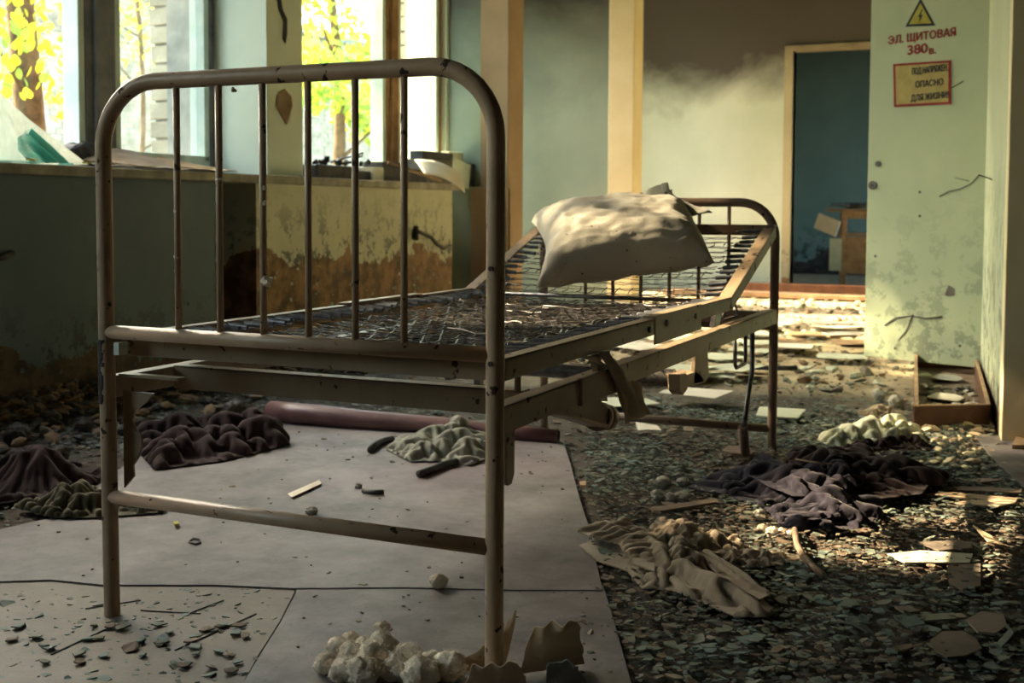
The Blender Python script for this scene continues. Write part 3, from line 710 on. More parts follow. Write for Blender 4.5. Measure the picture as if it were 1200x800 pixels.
# ------------------------------------------------------------------ pillow and cloth on it
def pillow():
    A, B, C, D = Vector((-1.345, 3.13, .545)), Vector((-.885, 3.40, .615)), Vector((-1.05, 3.72, .76)), Vector((-1.575, 3.62, .735))
    N = 44; top, bot = [], []
    bm = bmesh.new()
    nrm = (B-A).cross(D-A).normalized()
    for side in (1, -1):
        g = []
        for i in range(N+1):
            r_ = []
            for j in range(N+1):
                u, v = i/N, j/N; s, t = 2*u-1, 2*v-1
                # pull the edges inwards between the pinched corners
                pu, pv = u+(.5-u)*(.16 if s < 0 else .05)*(1-t*t)*abs(s)**2, v+(.5-v)*(.12 if t < 0 else .03)*(1-s*s)*abs(t)**2
                q = quad((A, B, C, D), pu, pv)
                e = max(0, (1-abs(s)**3.6))**.5*max(0, (1-abs(t)**3.2))**.5
                h = (.118 if side > 0 else -.04)*e
                wr = .010*nz((s*2.2, t*2.2, 0), 1.5, 3)+.009*(1-2*abs(nz((s*3, t*5, 0), 1.5, 9)))
                cr = .008*math.exp(-((abs(s)-.88)/.10)**2)*math.sin((t)*19+s*3+2*nz((s,t,0),2)) if e > .02 else 0
                r_.append(bm.verts.new(q+nrm*(h+(wr+cr*.35)*(e**.3 if e > 0 else 0)*side)))
            g.append(r_)
        for i in range(N):
            for j in range(N): bm.faces.new((g[i][j], g[i+1][j], g[i+1][j+1], g[i][j+1]))
    bmesh.ops.remove_doubles(bm, verts=bm.verts, dist=.0006)
    return tag(mk('pillow', bm, M_PILL, None, (-1.24, 3.45, .55), smooth=True), 'stained off-white pillow on the raised head end of the bed', 'pillow')
pillow()

def crumple(name, outline, h, mat, seed, label, cat, z0=.012, group=None, freq=9, rings=26, seg=120, thick=.002, ridge=1.0, centre=None, aniso=(1, 1, 0), grow=1.36, steps=26, parent=None, npt=3200):
    """a dropped cloth: a sheet bigger than its footprint is relaxed under gravity until it buckles into folds"""
    rs = np.random.RandomState(seed); P = [(p[0], p[1]) for p in outline]; A = np.array(P)
    lo, hi = A.min(0), A.max(0); area = 0
    for k in range(len(P)): area += P[k][0]*P[(k+1) % len(P)][1]-P[(k+1) % len(P)][0]*P[k][1]
    d = math.sqrt(abs(area)/2/npt); nx, ny = int((hi[0]-lo[0])/d)+3, int((hi[1]-lo[1])/d)+3
    idx = -np.ones((nx, ny), int); V = []; pin = []
    def near(p):
        best = None
        for k in range(len(A)):
            a, b = A[k], A[(k+1) % len(A)]; t = np.clip(np.dot(p-a, b-a)/np.dot(b-a, b-a), 0, 1); q = a+t*(b-a); dd_ = np.hypot(*(p-q))
            if best is None or dd_ < best[0]: best = (dd_, q)
        return best
    for i in range(nx):
        for k in range(ny):
            p = lo+np.array((i-.5, k-.5))*d; ins = inside(P, p[0], p[1]); nb = near(p)
            if ins or nb[0] < .5*d:
                idx[i, k] = len(V); pp_ = p if (ins and nb[0] > .45*d) else nb[1]; V.append((pp_[0], pp_[1], 0)); pin.append(nb[0] < .62*d)
    V = np.array(V); pin = np.array(pin); E_, F = [], []
    for i in range(nx):
        for k in range(ny):
            a = idx[i, k]
            if a < 0: continue
            for (u, v, w) in ((1, 0, 1.), (0, 1, 1.), (1, 1, .5), (1, -1, .5), (2, 0, .14), (0, 2, .14), (4, 0, .06), (0, 4, .06)):
                if 0 <= i+u < nx and 0 <= k+v < ny and idx[i+u, k+v] >= 0: E_.append((a, idx[i+u, k+v], w))
            if i+1 < nx and k+1 < ny:
                q = [a, idx[i+1, k], idx[i+1, k+1], idx[i, k+1]]
                if min(q) >= 0: F.append(tuple(q))
                elif sum(x >= 0 for x in q) == 3: F.append(tuple(x for x in q if x >= 0))
    I = np.array([e[0] for e in E_]); J = np.array([e[1] for e in E_]); W = np.array([e[2] for e in E_])
    ca, sa = math.cos(aniso[2]), math.sin(aniso[2]); dl = V[J]-V[I]
    al = dl[:, 0]*ca+dl[:, 1]*sa; ac = -dl[:, 0]*sa+dl[:, 1]*ca
    gr = grow*(1+.35*np.array([nz(V[k], 5, seed) for k in I]))
    L0 = np.sqrt((al*(1+(gr-1)*aniso[0]))**2+(ac*(1+(gr-1)*aniso[1]))**2)
    home = V.copy(); X = V.copy(); X[:, 2] = [h*(.1+1.1*max(0, 1-3.2*abs(nz(v, freq*.8, seed)))+.6*max(0, 1-3*abs(nz(v, freq*1.9, seed+4)))+.25*max(0, 1-3*abs(nz(v, freq*4.2, seed+8)))) for v in V]; X += rs.normal(size=X.shape)*d*.03
    deg = np.bincount(I, W, len(V))+np.bincount(J, W, len(V))+1e-6; vel = np.zeros_like(X)
    for st in range(steps):
        vel = vel*.90; vel[:, 2] -= .00016*(st > 4); Y = X+vel
        for it in range(9):
            D = Y[J]-Y[I]; L = np.linalg.norm(D, axis=1)+1e-9; C = (D*((L-L0)/L*W*.5)[:, None])
            for c in range(3): Y[:, c] += 1.5*(np.bincount(I, C[:, c], len(V))-np.bincount(J, C[:, c], len(V)))/deg
            Y[:, 2] = np.clip(Y[:, 2], 0, h*1.5); Y[pin, :2] = home[pin, :2]*.7+Y[pin, :2]*.3; Y[pin, 2] *= .9
            Y[:, :2] += .012*(home[:, :2]-Y[:, :2])
        vel = Y-X; X = Y
    c = A.mean(0); X[:, 2] += z0
    o = np_mesh(name, X, F, mat, parent, None if parent else (c[0], c[1], 0), smooth=True)
    so = o.modifiers.new('solid', 'SOLIDIFY'); so.thickness = thick; so.offset = 0
    return tag(o, label, cat, group)
def FZ(*pp): return [on_z(a, b, 0) for a, b in pp]
# dark cloth twisted over the pillow's top
cl = thing('grey_rag', 'small dark grey rag with a pointed peak lying on top of the pillow', 'rag', (-1.08, 3.66, .80))
def pk(px, py, y=3.66): return on_y(px, py, y)
sheet('rag_fold', sfn([pk(738, 238), pk(800, 243, 3.60), pk(779, 214), pk(772, 217)], .006, 2), 10, 10, M_RAGG, cl, thick=.003)
sheet('rag_fold', sfn([pk(738, 236, 3.7), pk(790, 244, 3.66), pk(782, 226, 3.74), pk(750, 226, 3.74)], .006, 6), 10, 8, M_LEATHER, cl, thick=.003)
sheet('rag_fold', sfn([pk(752, 250, 3.58), pk(795, 232, 3.64), pk(832, 250, 3.60), pk(775, 258, 3.55)], .007, 9), 10, 8, M_RAGG, cl, thick=.003)
sheet('rag_fold', sfn([pk(765, 255, 3.56), pk(778, 228, 3.62), pk(788, 222, 3.66), pk(800, 250, 3.6)], .006, 13), 8, 8, M_LEATHER, cl, thick=.003)

# ------------------------------------------------------------------ floor coverings
def flat(name, pp, z0, th, mat, label, cat, curl=None, n=1):
    P = [on_z(a, b, 0) for a, b in pp]; c = sum(P, Vector())/len(P)
    bm = bmesh.new(); prism(bm, [(p.x, p.y, z0) for p in P], (0, 0, th))
    bmesh.ops.triangulate(bm, faces=bm.faces)
    return tag(mk(name, bm, mat, None, (c.x, c.y, 0), bevel=0), label, cat)
flat('linoleum_sheet', [(0-160, 690), (60, 683), (120, 689), (250, 689), (345, 693), (470, 692), (600, 695), (706, 695), (698, 660), (690, 620), (680, 590), (668, 545), (660, 520), (560, 505), (380, 498), (240, 500), (150, 545), (60, 610), (-160, 660)], .005, .0025, M_LINO, 'large dusty purple-grey linoleum sheet under the bed', 'floor sheet')
flat('linoleum_sheet', [(347, 697), (330, 730), (305, 770), (280, 812), (260, 860), (760, 860), (742, 812), (722, 740), (707, 689), (600, 689), (470, 686), (349, 687)], .001, .004, M_LINO, 'purple-brown linoleum sheet in front of the bed with the cotton on it', 'floor sheet')
flat('linoleum_sheet', [(-60, 682), (60, 678), (200, 684), (346, 687), (345, 696), (328, 730), (302, 771), (270, 830), (-100, 860)], .001, .003, M_LINO2, 'worn brownish floor covering at the lower left corner', 'floor sheet')
flat('linoleum_strip', [(1142, 517), (1178, 516), (1200, 530), (1260, 575), (1260, 600), (1215, 588), (1200, 577), (1172, 552)], .012, .006, M_LINO, 'curved purple-brown linoleum strip beside the white wall corner', 'floor sheet')
# hairline joints in the worn covering
bm = bmesh.new()
for a, b in (((100, 716), (165, 706)), ((165, 718), (235, 722)), ((220, 722), (262, 706)), ((60, 770), (135, 735)), ((205, 765), (300, 722))):
    A, B = on_z(*a), on_z(*b); A.z = B.z = .0045; d = (B-A).normalized(); nrm = Vector((-d.y, d.x, 0))*.0012
    prism(bm, [A-nrm, B-nrm, B+nrm, A+nrm], (0, 0, .0015))
tag(mk('floor_crack', bm, M_INK, floor), kind='stuff')
# lifted and rolled edge of the sheet
pts = []; rr = []
for k, (px, py, r_) in enumerate(((318, 494, .036), (345, 498, .038), (380, 501, .037), (420, 504, .034), (520, 510, .029), (600, 517, .025), (654, 521, .024))):
    q = on_z(px, py, 0); pts.append((q.x, q.y, r_+.004)); rr.append(r_)
t = thing('linoleum_roll', 'reddish-brown rolled linoleum lying behind the sheet under the bed', 'roll', (pts[2][0], pts[2][1], 0))
bm = bmesh.new(); tube(bm, pts, rr, 20, caps=False)
for v in bm.verts: v.co.z += .003*nz(v.co, 12)
o = mk('rolled_sheet', bm, M_ROLL, t, smooth=True); s_ = o.modifiers.new('s', 'SOLIDIFY'); s_.thickness = .004
bm = bmesh.new(); tube(bm, [(p[0], p[1], p[2]-.004) for p in pts], [r_*.62 for r_ in rr], 14, caps=False); o = mk('inner_layer', bm, M_LINO, t, smooth=True)

# ------------------------------------------------------------------ paint flakes
def flake_poly(r):
    n = random.choice((4, 5, 5, 6, 7)); a0 = random.uniform(0, 6.3)
    return [(r*random.uniform(.65, 1.15)*math.cos(a0+2*PI*(k+random.uniform(-.25, .25))/n), r*random.uniform(.65, 1.15)*math.sin(a0+2*PI*(k+random.uniform(-.25, .25))/n)*.8) for k in range(n)]
SH1 = [(p.x, p.y) for p in FZ((-160, 690), (706, 694), (698, 660), (660, 520), (240, 500), (60, 610), (-160, 660))]
SH2 = [(p.x, p.y) for p in FZ((347, 697), (280, 812), (260, 860), (760, 860), (709, 698))]
def scatter(n, seed):
    V, F, MI = [], [], []; k = 0; tries = 0
    while k < n and tries < n*9:
        tries += 1
        # area in front of the lens, denser near
        x, y = (random.uniform(-3.5, 1.3), random.uniform(.6, 4.4)) if random.random() < .8 else (random.uniform(-3.4, 1.3), random.uniform(4.4, 11))
        X, Z = x*math.cos(CYAW)+y*math.sin(CYAW), max(.8, -x*math.sin(CYAW)+y*math.cos(CYAW))
        if x < -3.5 or (x > -.2-.095*max(0, y-4.1) and y > 4.1) or random.random() < (x-.4)*1.4: continue
        on1, on2 = inside(SH1, x, y), inside(SH2, x, y)
        right = X/Z > .07+.02*nz((x, y, 0), 5)
        dens = .5+.9*nz((x, y, 1), 2.3, seed)
        if on1: dens = .008+.10*max(0, nz((x, y, 1), 3, 5)-.15)
        elif on2: dens = .012+.06*max(0, nz((x, y, 1), 3, 5)-.15)
        elif not right: dens = .22+.3*nz((x, y, 1), 3, 8)
        else: dens += .45
        if y > 4.9+.8*nz((x, y, 3), 2): dens *= .12
        if random.random() > dens: continue
        r = min(.020, random.lognormvariate(math.log(.0062), .45))*(1+.12*(Z-2))
        if on1 or on2: r *= .62
        z = (.008 if on1 else .0055 if on2 else .002)+(random.random()**1.5*.014 if right and not (on1 or on2) else 0)
        tx, ty = random.gauss(0, .16), random.gauss(0, .16); th = random.uniform(.0012, .0028)
        poly = flake_poly(r); i = len(V); m = len(poly)
        V += [(x+a, y+b, z+a*tx+b*ty) for a, b in poly]+[(x+a*.97, y+b*.97, z+a*tx+b*ty+th) for a, b in poly]
        F.append(tuple(range(i+m, i+2*m)))
        for q in range(m): F.append((i+q, i+(q+1) % m, i+m+(q+1) % m, i+m+q))
        nn = nz((x, y, 2), 1.6, 4)
        mi = random.choice((0, 0, 1, 1, 2, 2, 5) if nn > -.1 else (3, 3, 4, 2, 0, 5))
        if on1 or on2: mi = random.choice((5, 5, 4, 2, 3))
        MI += [mi]*(m+1); k += 1
    return V, F, MI
V, F, MI = scatter(36000, 3)
tag(np_mesh('paint_flake_litter', V, F, CHIPS, mi=MI), 'carpet of small green and brown paint flakes covering the floor', 'paint flakes', kind='stuff')
# the 230 biggest flakes as things of their own
fl_me = []
for k in range(24):
    r = .018; poly = flake_poly(r); me = bpy.data.meshes.new('paint_flake'); m = len(poly); w = [random.uniform(-.0018, .0018) for _ in poly]
    me.from_pydata([(a, b, w[i]) for i, (a, b) in enumerate(poly)]+[(a*.97, b*.97, .0024+w[i]) for i, (a, b) in enumerate(poly)], [],
                   [tuple(range(m-1, -1, -1)), tuple(range(m, 2*m))]+[(q, (q+1) % m, m+(q+1) % m, m+q) for q in range(m)])
    me.materials.append(CHIPS[(0, 1, 2, 0, 4, 3)[k % 6]]); fl_me.append(me)
k = 0
while k < 230:
    px, py = (random.uniform(735, 1190), random.uniform(640, 792)) if k < 190 else (random.uniform(5, 290), random.uniform(735, 792))
    if k < 190 and px < 735+(800-py)*.1: continue
    q = on_z(px, py, 0); o = bpy.data.objects.new('paint_flake', random.choice(fl_me)); COL.objects.link(o)
    o.location = (q.x, q.y, random.uniform(.006, .011) if k < 190 else .007); s = random.uniform(.55, 1.05); o.scale = (s, s, 1)
    o.rotation_euler = (random.gauss(0, .07), random.gauss(0, .07), random.uniform(0, 6.3))
    if k < 190: tag(o, 'loose green or brown paint flake on the right-hand foreground floor', 'paint flake', 'larger paint flakes in the right foreground')
    else: tag(o, 'loose green or brown paint flake on the lower left floor covering', 'paint flake', 'larger paint flakes in the left foreground')
    k += 1
# broad plates
def slab(name, pp, th, mat, label, cat, z0=.012, tilt=0.0, group=None):
    P = [on_z(a, b, z0) for a, b in pp]; c = sum(P, Vector())/len(P); bm = bmesh.new()
    prism(bm, [(p.x, p.y, z0+(p.x-c.x)*tilt) for p in P], (0, 0, th)); bmesh.ops.triangulate(bm, faces=[f for f in bm.faces if len(f.verts) > 4])
    return tag(mk(name, bm, mat, None, (c.x, c.y, 0)), label, cat, group)
slab('floor_plate', [(1090, 752), (1104, 742), (1128, 741), (1144, 750), (1150, 762), (1132, 770), (1110, 772), (1096, 764)], .004, M_PLATE, 'broadest pale grey plate fragment at the lower right', 'plate fragment')
slab('floor_plate', [(1132, 728), (1150, 718), (1176, 722), (1180, 735), (1166, 744), (1146, 742)], .004, M_PLATE, 'brown rounded plate fragment right above the broadest grey one', 'plate fragment')
slab('floor_plate', [(1110, 664), (1149, 662), (1149, 688), (1128, 692), (1112, 684)], .004, M_PLATE, 'square-cornered brown plate fragment below the sunlit patch', 'plate fragment')
slab('floor_plate', [(1058, 722), (1078, 722), (1084, 732), (1064, 736), (1056, 730)], .003, CHIPS[1], 'blue-green plate fragment left of the brown ones', 'plate fragment')
slab('floor_plate', [(1074, 722), (1118, 719), (1120, 726), (1078, 729)], .003, CHIPS[2], 'long narrow grey-green plate fragment beside the blue-green one', 'plate fragment')
slab('floor_plate', [(1048, 712), (1066, 711), (1078, 717), (1060, 720)], .003, M_PLATE, 'pale narrow plate fragment above the blue-green one', 'plate fragment')
slab('floor_plate', [(1168, 752), (1184, 738), (1188, 746), (1174, 758)], .003, CHIPS[0], 'dark green tilted plate fragment near the right picture edge', 'plate fragment', tilt=.3)
slab('floor_plate', [(984, 703), (1000, 702), (1008, 710), (986, 712)], .003, CHIPS[0], 'small green plate fragment in the middle of the flakes', 'plate fragment')
slab('floor_plate', [(1040, 650), (1078, 646), (1140, 650), (1136, 660), (1060, 660)], .003, M_PAPER, 'pale flat board fragment lying in the sunlit patch', 'plate fragment')
slab('floor_plate', [(1075, 636), (1128, 634), (1140, 643), (1100, 646)], .003, M_PLATE, 'brown flat board fragment behind the sunlit patch', 'plate fragment')
slab('floor_plate', [(1140, 622), (1170, 632), (1178, 637), (1160, 638)], .004, M_KRAFT, 'tilted beige shard behind the sunlit patch', 'plate fragment', tilt=-.25)
slab('floor_plate', [(862, 748), (890, 744), (894, 751), (876, 756)], .003, CHIPS[1], 'bright green plate fragment below the beige cloth', 'plate fragment')

# ------------------------------------------------------------------ cloths and papers on the floor
def garment(name, label, layers, mat, cat='clothes'):
    c = sum(FZ(*layers[0][1]), Vector())/len(layers[0][1]); t = thing(name, label, cat, (c.x, c.y, 0))
    for k, (part, outline, h, z0, kw) in enumerate(layers):
        crumple(part, FZ(*outline), h, mat, 11+7*k+len(name), None, None, z0=z0, parent=t, npt=2600 if k == 0 else 1500, **kw)
    return t
LG = dict(aniso=(.35, 1, -.62), freq=7); LC = dict(aniso=(1, .5, .3), freq=8)
garment('beige_trousers', 'crumpled beige trousers lying on the flakes right of the bed', [
    ('cloth_body', [(678, 645), (700, 636), (735, 628), (768, 632), (800, 655), (838, 668), (850, 690), (800, 700), (752, 696), (735, 676), (700, 664)], .055, .012, LC),
    ('trouser_leg', [(752, 690), (775, 668), (812, 672), (850, 676), (880, 700), (906, 722), (900, 733), (862, 733), (828, 718), (790, 702)], .05, .016, LG),
    ('waistband', [(676, 640), (700, 631), (735, 628), (770, 650), (768, 690), (742, 680), (725, 655), (700, 650)], .05, .034, dict(aniso=(1, .4, -.9), freq=8)),
    ('fold', [(768, 655), (790, 640), (815, 655), (822, 680), (800, 690), (780, 680)], .055, .035, dict(freq=9)),
    ('fold', [(815, 668), (830, 662), (872, 688), (902, 716), (890, 722), (850, 700)], .03, .032, dict(aniso=(.2, 1, -.62), freq=9))], M_RAG)
garment('beige_rag', 'smaller olive-beige rag behind the beige trousers', [
    ('cloth_body', [(752, 640), (762, 626), (778, 622), (822, 632), (866, 640), (872, 650), (850, 664), (795, 662), (765, 650)], .06, .014, dict(freq=9)),
    ('fold', [(758, 642), (768, 624), (800, 626), (818, 645), (800, 652)], .05, .03, dict(freq=9)),
    ('frayed_end', [(835, 660), (850, 650), (880, 652), (920, 655), (918, 668), (880, 672), (845, 668)], .03, .012, dict(freq=12))], M_RAG, 'rag')
garment('dark_jacket', 'navy blue work jacket crumpled on the floor', [
    ('jacket_body', [(835, 574), (862, 560), (900, 560), (950, 570), (985, 566), (1012, 582), (1036, 600), (1034, 612), (1005, 626), (950, 628), (915, 622), (895, 600), (860, 590)], .085, .012, dict(freq=6, aniso=(.7, 1, .4))),
    ('sleeve', [(806, 578), (825, 569), (860, 562), (905, 566), (925, 580), (900, 592), (860, 586), (830, 584)], .07, .016, dict(freq=7, aniso=(.25, 1, -.15))),
    ('lapel', [(872, 575), (882, 558), (905, 556), (935, 572), (960, 590), (968, 606), (930, 604), (900, 592)], .06, .05, dict(freq=7, aniso=(.3, 1, -.7))),
    ('collar', [(952, 572), (975, 562), (1002, 572), (1012, 590), (985, 598), (960, 588)], .06, .05, dict(freq=9)),
    ('sleeve', [(915, 618), (935, 602), (985, 600), (1004, 606), (998, 618), (950, 624)], .06, .03, dict(freq=6, aniso=(.2, 1, .1)))], M_JACK)
garment('dark_trousers', 'blackish-brown trousers crumpled behind the navy jacket', [
    ('cloth_body', [(922, 552), (940, 541), (975, 540), (992, 536), (1030, 548), (1062, 560), (1098, 564), (1104, 580), (1062, 592), (1030, 594), (1000, 584), (965, 578), (930, 566)], .08, .012, dict(freq=7)),
    ('trouser_leg', [(985, 545), (1005, 534), (1040, 548), (1085, 562), (1114, 568), (1108, 582), (1060, 580), (1015, 566)], .07, .03, dict(freq=7, aniso=(.25, 1, -.5))),
    ('waistband', [(922, 556), (930, 542), (950, 539), (972, 548), (985, 562), (965, 572), (940, 566)], .08, .045, dict(freq=9)),
    ('trouser_leg', [(990, 590), (1010, 575), (1050, 576), (1090, 580), (1080, 592), (1030, 598)], .05, .03, dict(freq=8, aniso=(.25, 1, 0)))], M_JACKB)
crumple('grey_cloth', FZ((452, 530), (470, 518), (505, 512), (545, 510), (572, 515), (573, 540), (552, 550), (520, 545), (480, 545)), .05, M_RAGG, 53, 'thin grey-green cloth crumpled on the sheet below the bed', 'rag', freq=11, rings=26, seg=120, z0=.012)
crumple('dark_cloth', FZ((15, 600), (60, 592), (100, 575), (145, 592), (200, 596), (190, 606), (110, 612), (60, 612)), .07, M_RAGD, 61, 'dirty olive cloth in the dark at the left, behind the near left leg', 'rag', freq=7)
crumple('dark_cloth', FZ((-40, 570), (20, 555), (70, 545), (130, 560), (100, 580), (40, 590), (-30, 600)), .12, M_JACKB, 67, 'black cloth heap under the window wall at the far left', 'rag', freq=6)
crumple('blanket_heap', FZ((150, 520), (230, 500), (330, 505), (340, 525), (260, 545), (180, 555)), .06, M_JACKB, 71, 'dark flattened rag heap at the edge of the big sheet', 'rag', freq=8)
crumple('pale_rag', FZ((958, 520), (985, 505), (1030, 500), (1078, 506), (1082, 518), (1070, 528), (1010, 526), (975, 528)), .05, M_PAPER, 83, 'pale crumpled wrapper in front of the wooden tray', 'rag', freq=10)
crumple('dark_rag', FZ((978, 535), (1010, 522), (1080, 523), (1100, 530), (1060, 534), (1020, 540)), .035, M_JACKB, 89, 'dark flat rag between the tray and the dark trousers', 'rag', freq=9)
crumple('pale_rag', FZ((1005, 488), (1025, 480), (1045, 482), (1042, 492), (1015, 494)), .05, M_KRAFT, 91, 'small yellowish paper ball left of the wooden tray', 'paper', freq=12, rings=16, seg=70)

# kraft paper around the near right foot
def crump_sheet(name, P, mat, seed, label, cat, amp=.012, nu=26, nv=26, f=10):
    c = sum([Vector(p) for p in P], Vector())/4; c.z = 0
    def fn(u, v):
        q = quad(P, u, v); d = Vector((nz(q, f, seed), nz(q, f, seed+11), nz(q, f, seed+23)))
        r = Vector((abs(nz(q, f*.6, seed+3)), abs(nz(q, f*.6, seed+5)), 0))
        k2 = Vector((1-2*abs(nz(q, f*2.2, seed+41)), 1-2*abs(nz(q, f*2.2, seed+43)), 1-2*abs(nz(q, f*2, seed+47)))); edge = .02*Vector((0, 0, nz((u*3, v*3, 0), 2.0, seed)))*min(1, v*3); return q+d*amp*.7+r*amp*.5+k2*amp*.22+Vector((0, 0, .012*nz((u*2.5, v*1.5, 0), 1.5, seed)*v))
    o = sheet(name, fn, nu, nv, mat, None, (c.x, c.y, 0), .0012, smooth=False); return tag(o, label, cat)
gz = lambda px, py, y: on_y(px, py, y)
crump_sheet('paper_bag', [on_z(600, 792, .01), on_z(684, 781, .01), gz(674, 726, 1.62), gz(622, 738, 1.66)], M_KRAFT, 4, 'upright sheet of torn brown paper behind the near right bed foot', 'paper', .013)
crump_sheet('paper_sheet', [on_z(540, 812, .01), on_z(612, 806, .01), gz(600, 770, 1.58), gz(548, 778, 1.58)], M_KRAFT, 9, 'folded brown paper lying over the foot of the near right leg', 'paper', .014)
crump_sheet('paper_sheet', [on_z(520, 792, .012), on_z(588, 784, .012), gz(603, 720, 1.74), gz(580, 735, 1.74)], M_KRAFT, 15, 'twisted pointed brown paper leaning on the near right leg', 'paper', .014)
crump_sheet('paper_sheet', [on_z(632, 812, .006), on_z(690, 806, .006), gz(672, 783, 1.60), gz(640, 785, 1.60)], M_RAGG, 21, 'dark grey crumpled scrap right of the near right bed foot', 'paper', .014)

# cotton wads
bm = bmesh.new(); bmesh.ops.create_icosphere(bm, subdivisions=5, radius=1)
cot = []
for k in range(5):
    b2 = bm.copy()
    for v in b2.verts:
        p = v.co.copy(); v.co = p*(1+.22*nz(p, 1.1, k*7)+.20*nz(p, 2.4, k*5+2)+.09*nz(p, 6, k*3)+.05*nz(p, 13, k)); v.co.z *= .88
    me = bpy.data.meshes.new('cotton_wad')
    for f in b2.faces: f.smooth = True
    vs = list(b2.verts)
    for q in range(2400):
        v = random.choice(vs); n_ = v.normal if v.normal.length else v.co.normalized(); t_ = Vector((random.gauss(0, 1), random.gauss(0, 1), random.gauss(0, 1))).normalized()
        d = (v.co.normalized()*.5+t_).normalized()*random.uniform(.10, .28); w_ = d.cross(v.co).normalized()*.009; m_ = v.co*.99+d*.5+v.co.normalized()*.03
        a_, b_, c_, d_, e_ = [b2.verts.new(z_) for z_ in (v.co*.99-w_, v.co*.99+w_, m_+w_, m_-w_, v.co*.98+d)]
        b2.faces.new((a_, b_, c_, d_)); b2.faces.new((d_, c_, e_))
    b2.to_mesh(me); b2.free(); cot.append(me)
bm.free()
def wad(px, py, r, z=0, label='', group=None, mat=M_COTTON, zz=None):
    q = on_z(px, py, 0); me = random.choice(cot)
    if mat is not M_COTTON: me = me.copy()
    if not me.materials: me.materials.append(mat)
    elif mat is not M_COTTON: me.materials[0] = mat
    o = bpy.data.objects.new('cotton_wad', me); COL.objects.link(o); o.scale = (r, r, r*.95); o.location = (q.x, q.y, r*.80+z)
    o.rotation_euler = (0, 0, random.uniform(0, 6)); return tag(o, label, 'cotton wool', group)
G = 'cotton wads piled left of the near right bed foot'; LB = {(405, 802): 'round cream cotton wad in the front row of the cotton pile, first from the left', (425, 806): 'round cream cotton wad in the front row of the cotton pile, second from the left', (464, 800): 'round cream cotton wad in the front row of the cotton pile, third from the left', (492, 808): 'round cream cotton wad in the front row of the cotton pile, fourth from the left', (382, 792): 'round cream cotton wad in the middle row of the cotton pile, first from the left', (436, 790): 'round cream cotton wad in the middle row of the cotton pile, second from the left', (480, 786): 'round cream cotton wad in the middle row of the cotton pile, third from the left', (505, 794): 'round cream cotton wad in the middle row of the cotton pile, fourth from the left', (412, 782): 'round cream cotton wad in the upper row of the cotton pile, first from the left', (446, 778): 'round cream cotton wad in the upper row of the cotton pile, second from the left', (472, 782): 'round cream cotton wad in the upper row of the cotton pile, third from the left', (428, 775): 'round cream cotton wad in the back of the cotton pile, first from the left', (448, 766): 'round cream cotton wad in the back of the cotton pile, second from the left', (460, 771): 'round cream cotton wad in the back of the cotton pile, third from the left'}
for me in cot: me.materials.append(M_COTTON)
for px, py, r, z in ((382, 792, .019, 0), (405, 802, .024, 0), (425, 806, .026, 0), (412, 782, .020, .004), (436, 790, .024, .008), (446, 778, .019, .018), (464, 800, .024, 0), (480, 786, .020, .008), (492, 808, .028, 0), (505, 794, .016, .012), (428, 775, .014, .014), (460, 771, .012, .008), (472, 782, .017, .004), (448, 766, .013, .03)):
    wad(px, py, r, z+.006, LB[(px, py)], G)
wad(398, 772, .019, .006, 'cream cotton wad at the upper left end of the pile'); wad(410, 765, .015, .012, 'small cotton wad resting behind the pile\'s upper left end')
wad(527, 800, .027, .006, 'tallest cotton wad, touching the brown paper at the bed foot')
wad(514, 692, .017, .006, 'lone cotton wad on the sheet left of the near right leg')
for px, py, r, l in ((771, 588, .018, 'whitish cotton wad left of the flat stick, leftmost'), (786, 590, .016, 'whitish cotton wad at the flat stick, second from left'), (799, 590, .019, 'whitish cotton wad at the flat stick, third from left'), (777, 573, .02, 'whitish cotton wad behind the stick, nearest the bed'), (800, 572, .016, 'upright whitish cotton tuft at the jacket sleeve'), (765, 571, .012, 'tiny cotton tuft left of the wads by the jacket'), (890, 608, .013, 'white cotton tuft against the jacket hem')):
    wad(px, py, r, .003, l, mat=M_COTTONG)
for k, (px, py, r) in enumerate(((893, 625, .012), (905, 630, .014), (916, 628, .010), (926, 631, .010))): wad(px, py, r, .003, 'small beige cotton tuft below the jacket hem, '+('first', 'second', 'third', 'fourth')[k]+' from the left', 'cotton tufts below the jacket')
for px, py, r, l in ((365, 606, .014, 'white lump on the sheet under the bed, nearer one'), (420, 575, .010, 'white scrap on the sheet under the bed'), (1030, 470, .025, 'grey fluff left of the wooden tray'), (1050, 478, .03, 'larger grey fluff against the wooden tray')): wad(px, py, r, .004, l, mat=M_COTTONG)
for k, (px, py, r) in enumerate(((20, 520, .04), (60, 500, .035), (70, 540, .03), (98, 505, .03), (160, 505, .03), (200, 520, .03), (275, 490, .04))): wad(px, py, r, .0, 'grey plaster lump under the window wall, '+('first', 'second', 'third', 'fourth', 'fifth', 'sixth', 'seventh')[k]+' from the left', 'plaster lumps under the window wall', mat=M_LEATHER)

# sticks and small finds
def stick(name, pp, r, mat, label, cat='stick', z=.012, seg=8):
    P = [on_z(a, b, 0) for a, b in pp]; c = sum(P, Vector())/len(P)
    return tag(mk(name, TB([(p.x, p.y, z+r) for p in P], r, seg), mat, None, (c.x, c.y, 0), smooth=True), label, cat)
stick('wooden_stick', [(931, 630), (934, 648), (941, 662), (953, 674), (964, 684)], .0075, M_PLANK, 'bent grey stick lying below the navy jacket')
slab('flat_stick', [(762, 597), (838, 586), (842, 590), (768, 602)], .006, M_PLANK, 'flat grey wooden lath left of the navy jacket', 'stick')
stick('rubber_hose', [(434, 534), (440, 527), (450, 523), (460, 521)], .011, M_BLACK, 'curved black hose piece under the bed, leftmost of the three', 'hose', .008)
stick('rubber_hose', [(491, 563), (505, 558), (518, 552), (535, 548)], .011, M_BLACK, 'longest black hose piece, beside the grey-green cloth', 'hose', .008)
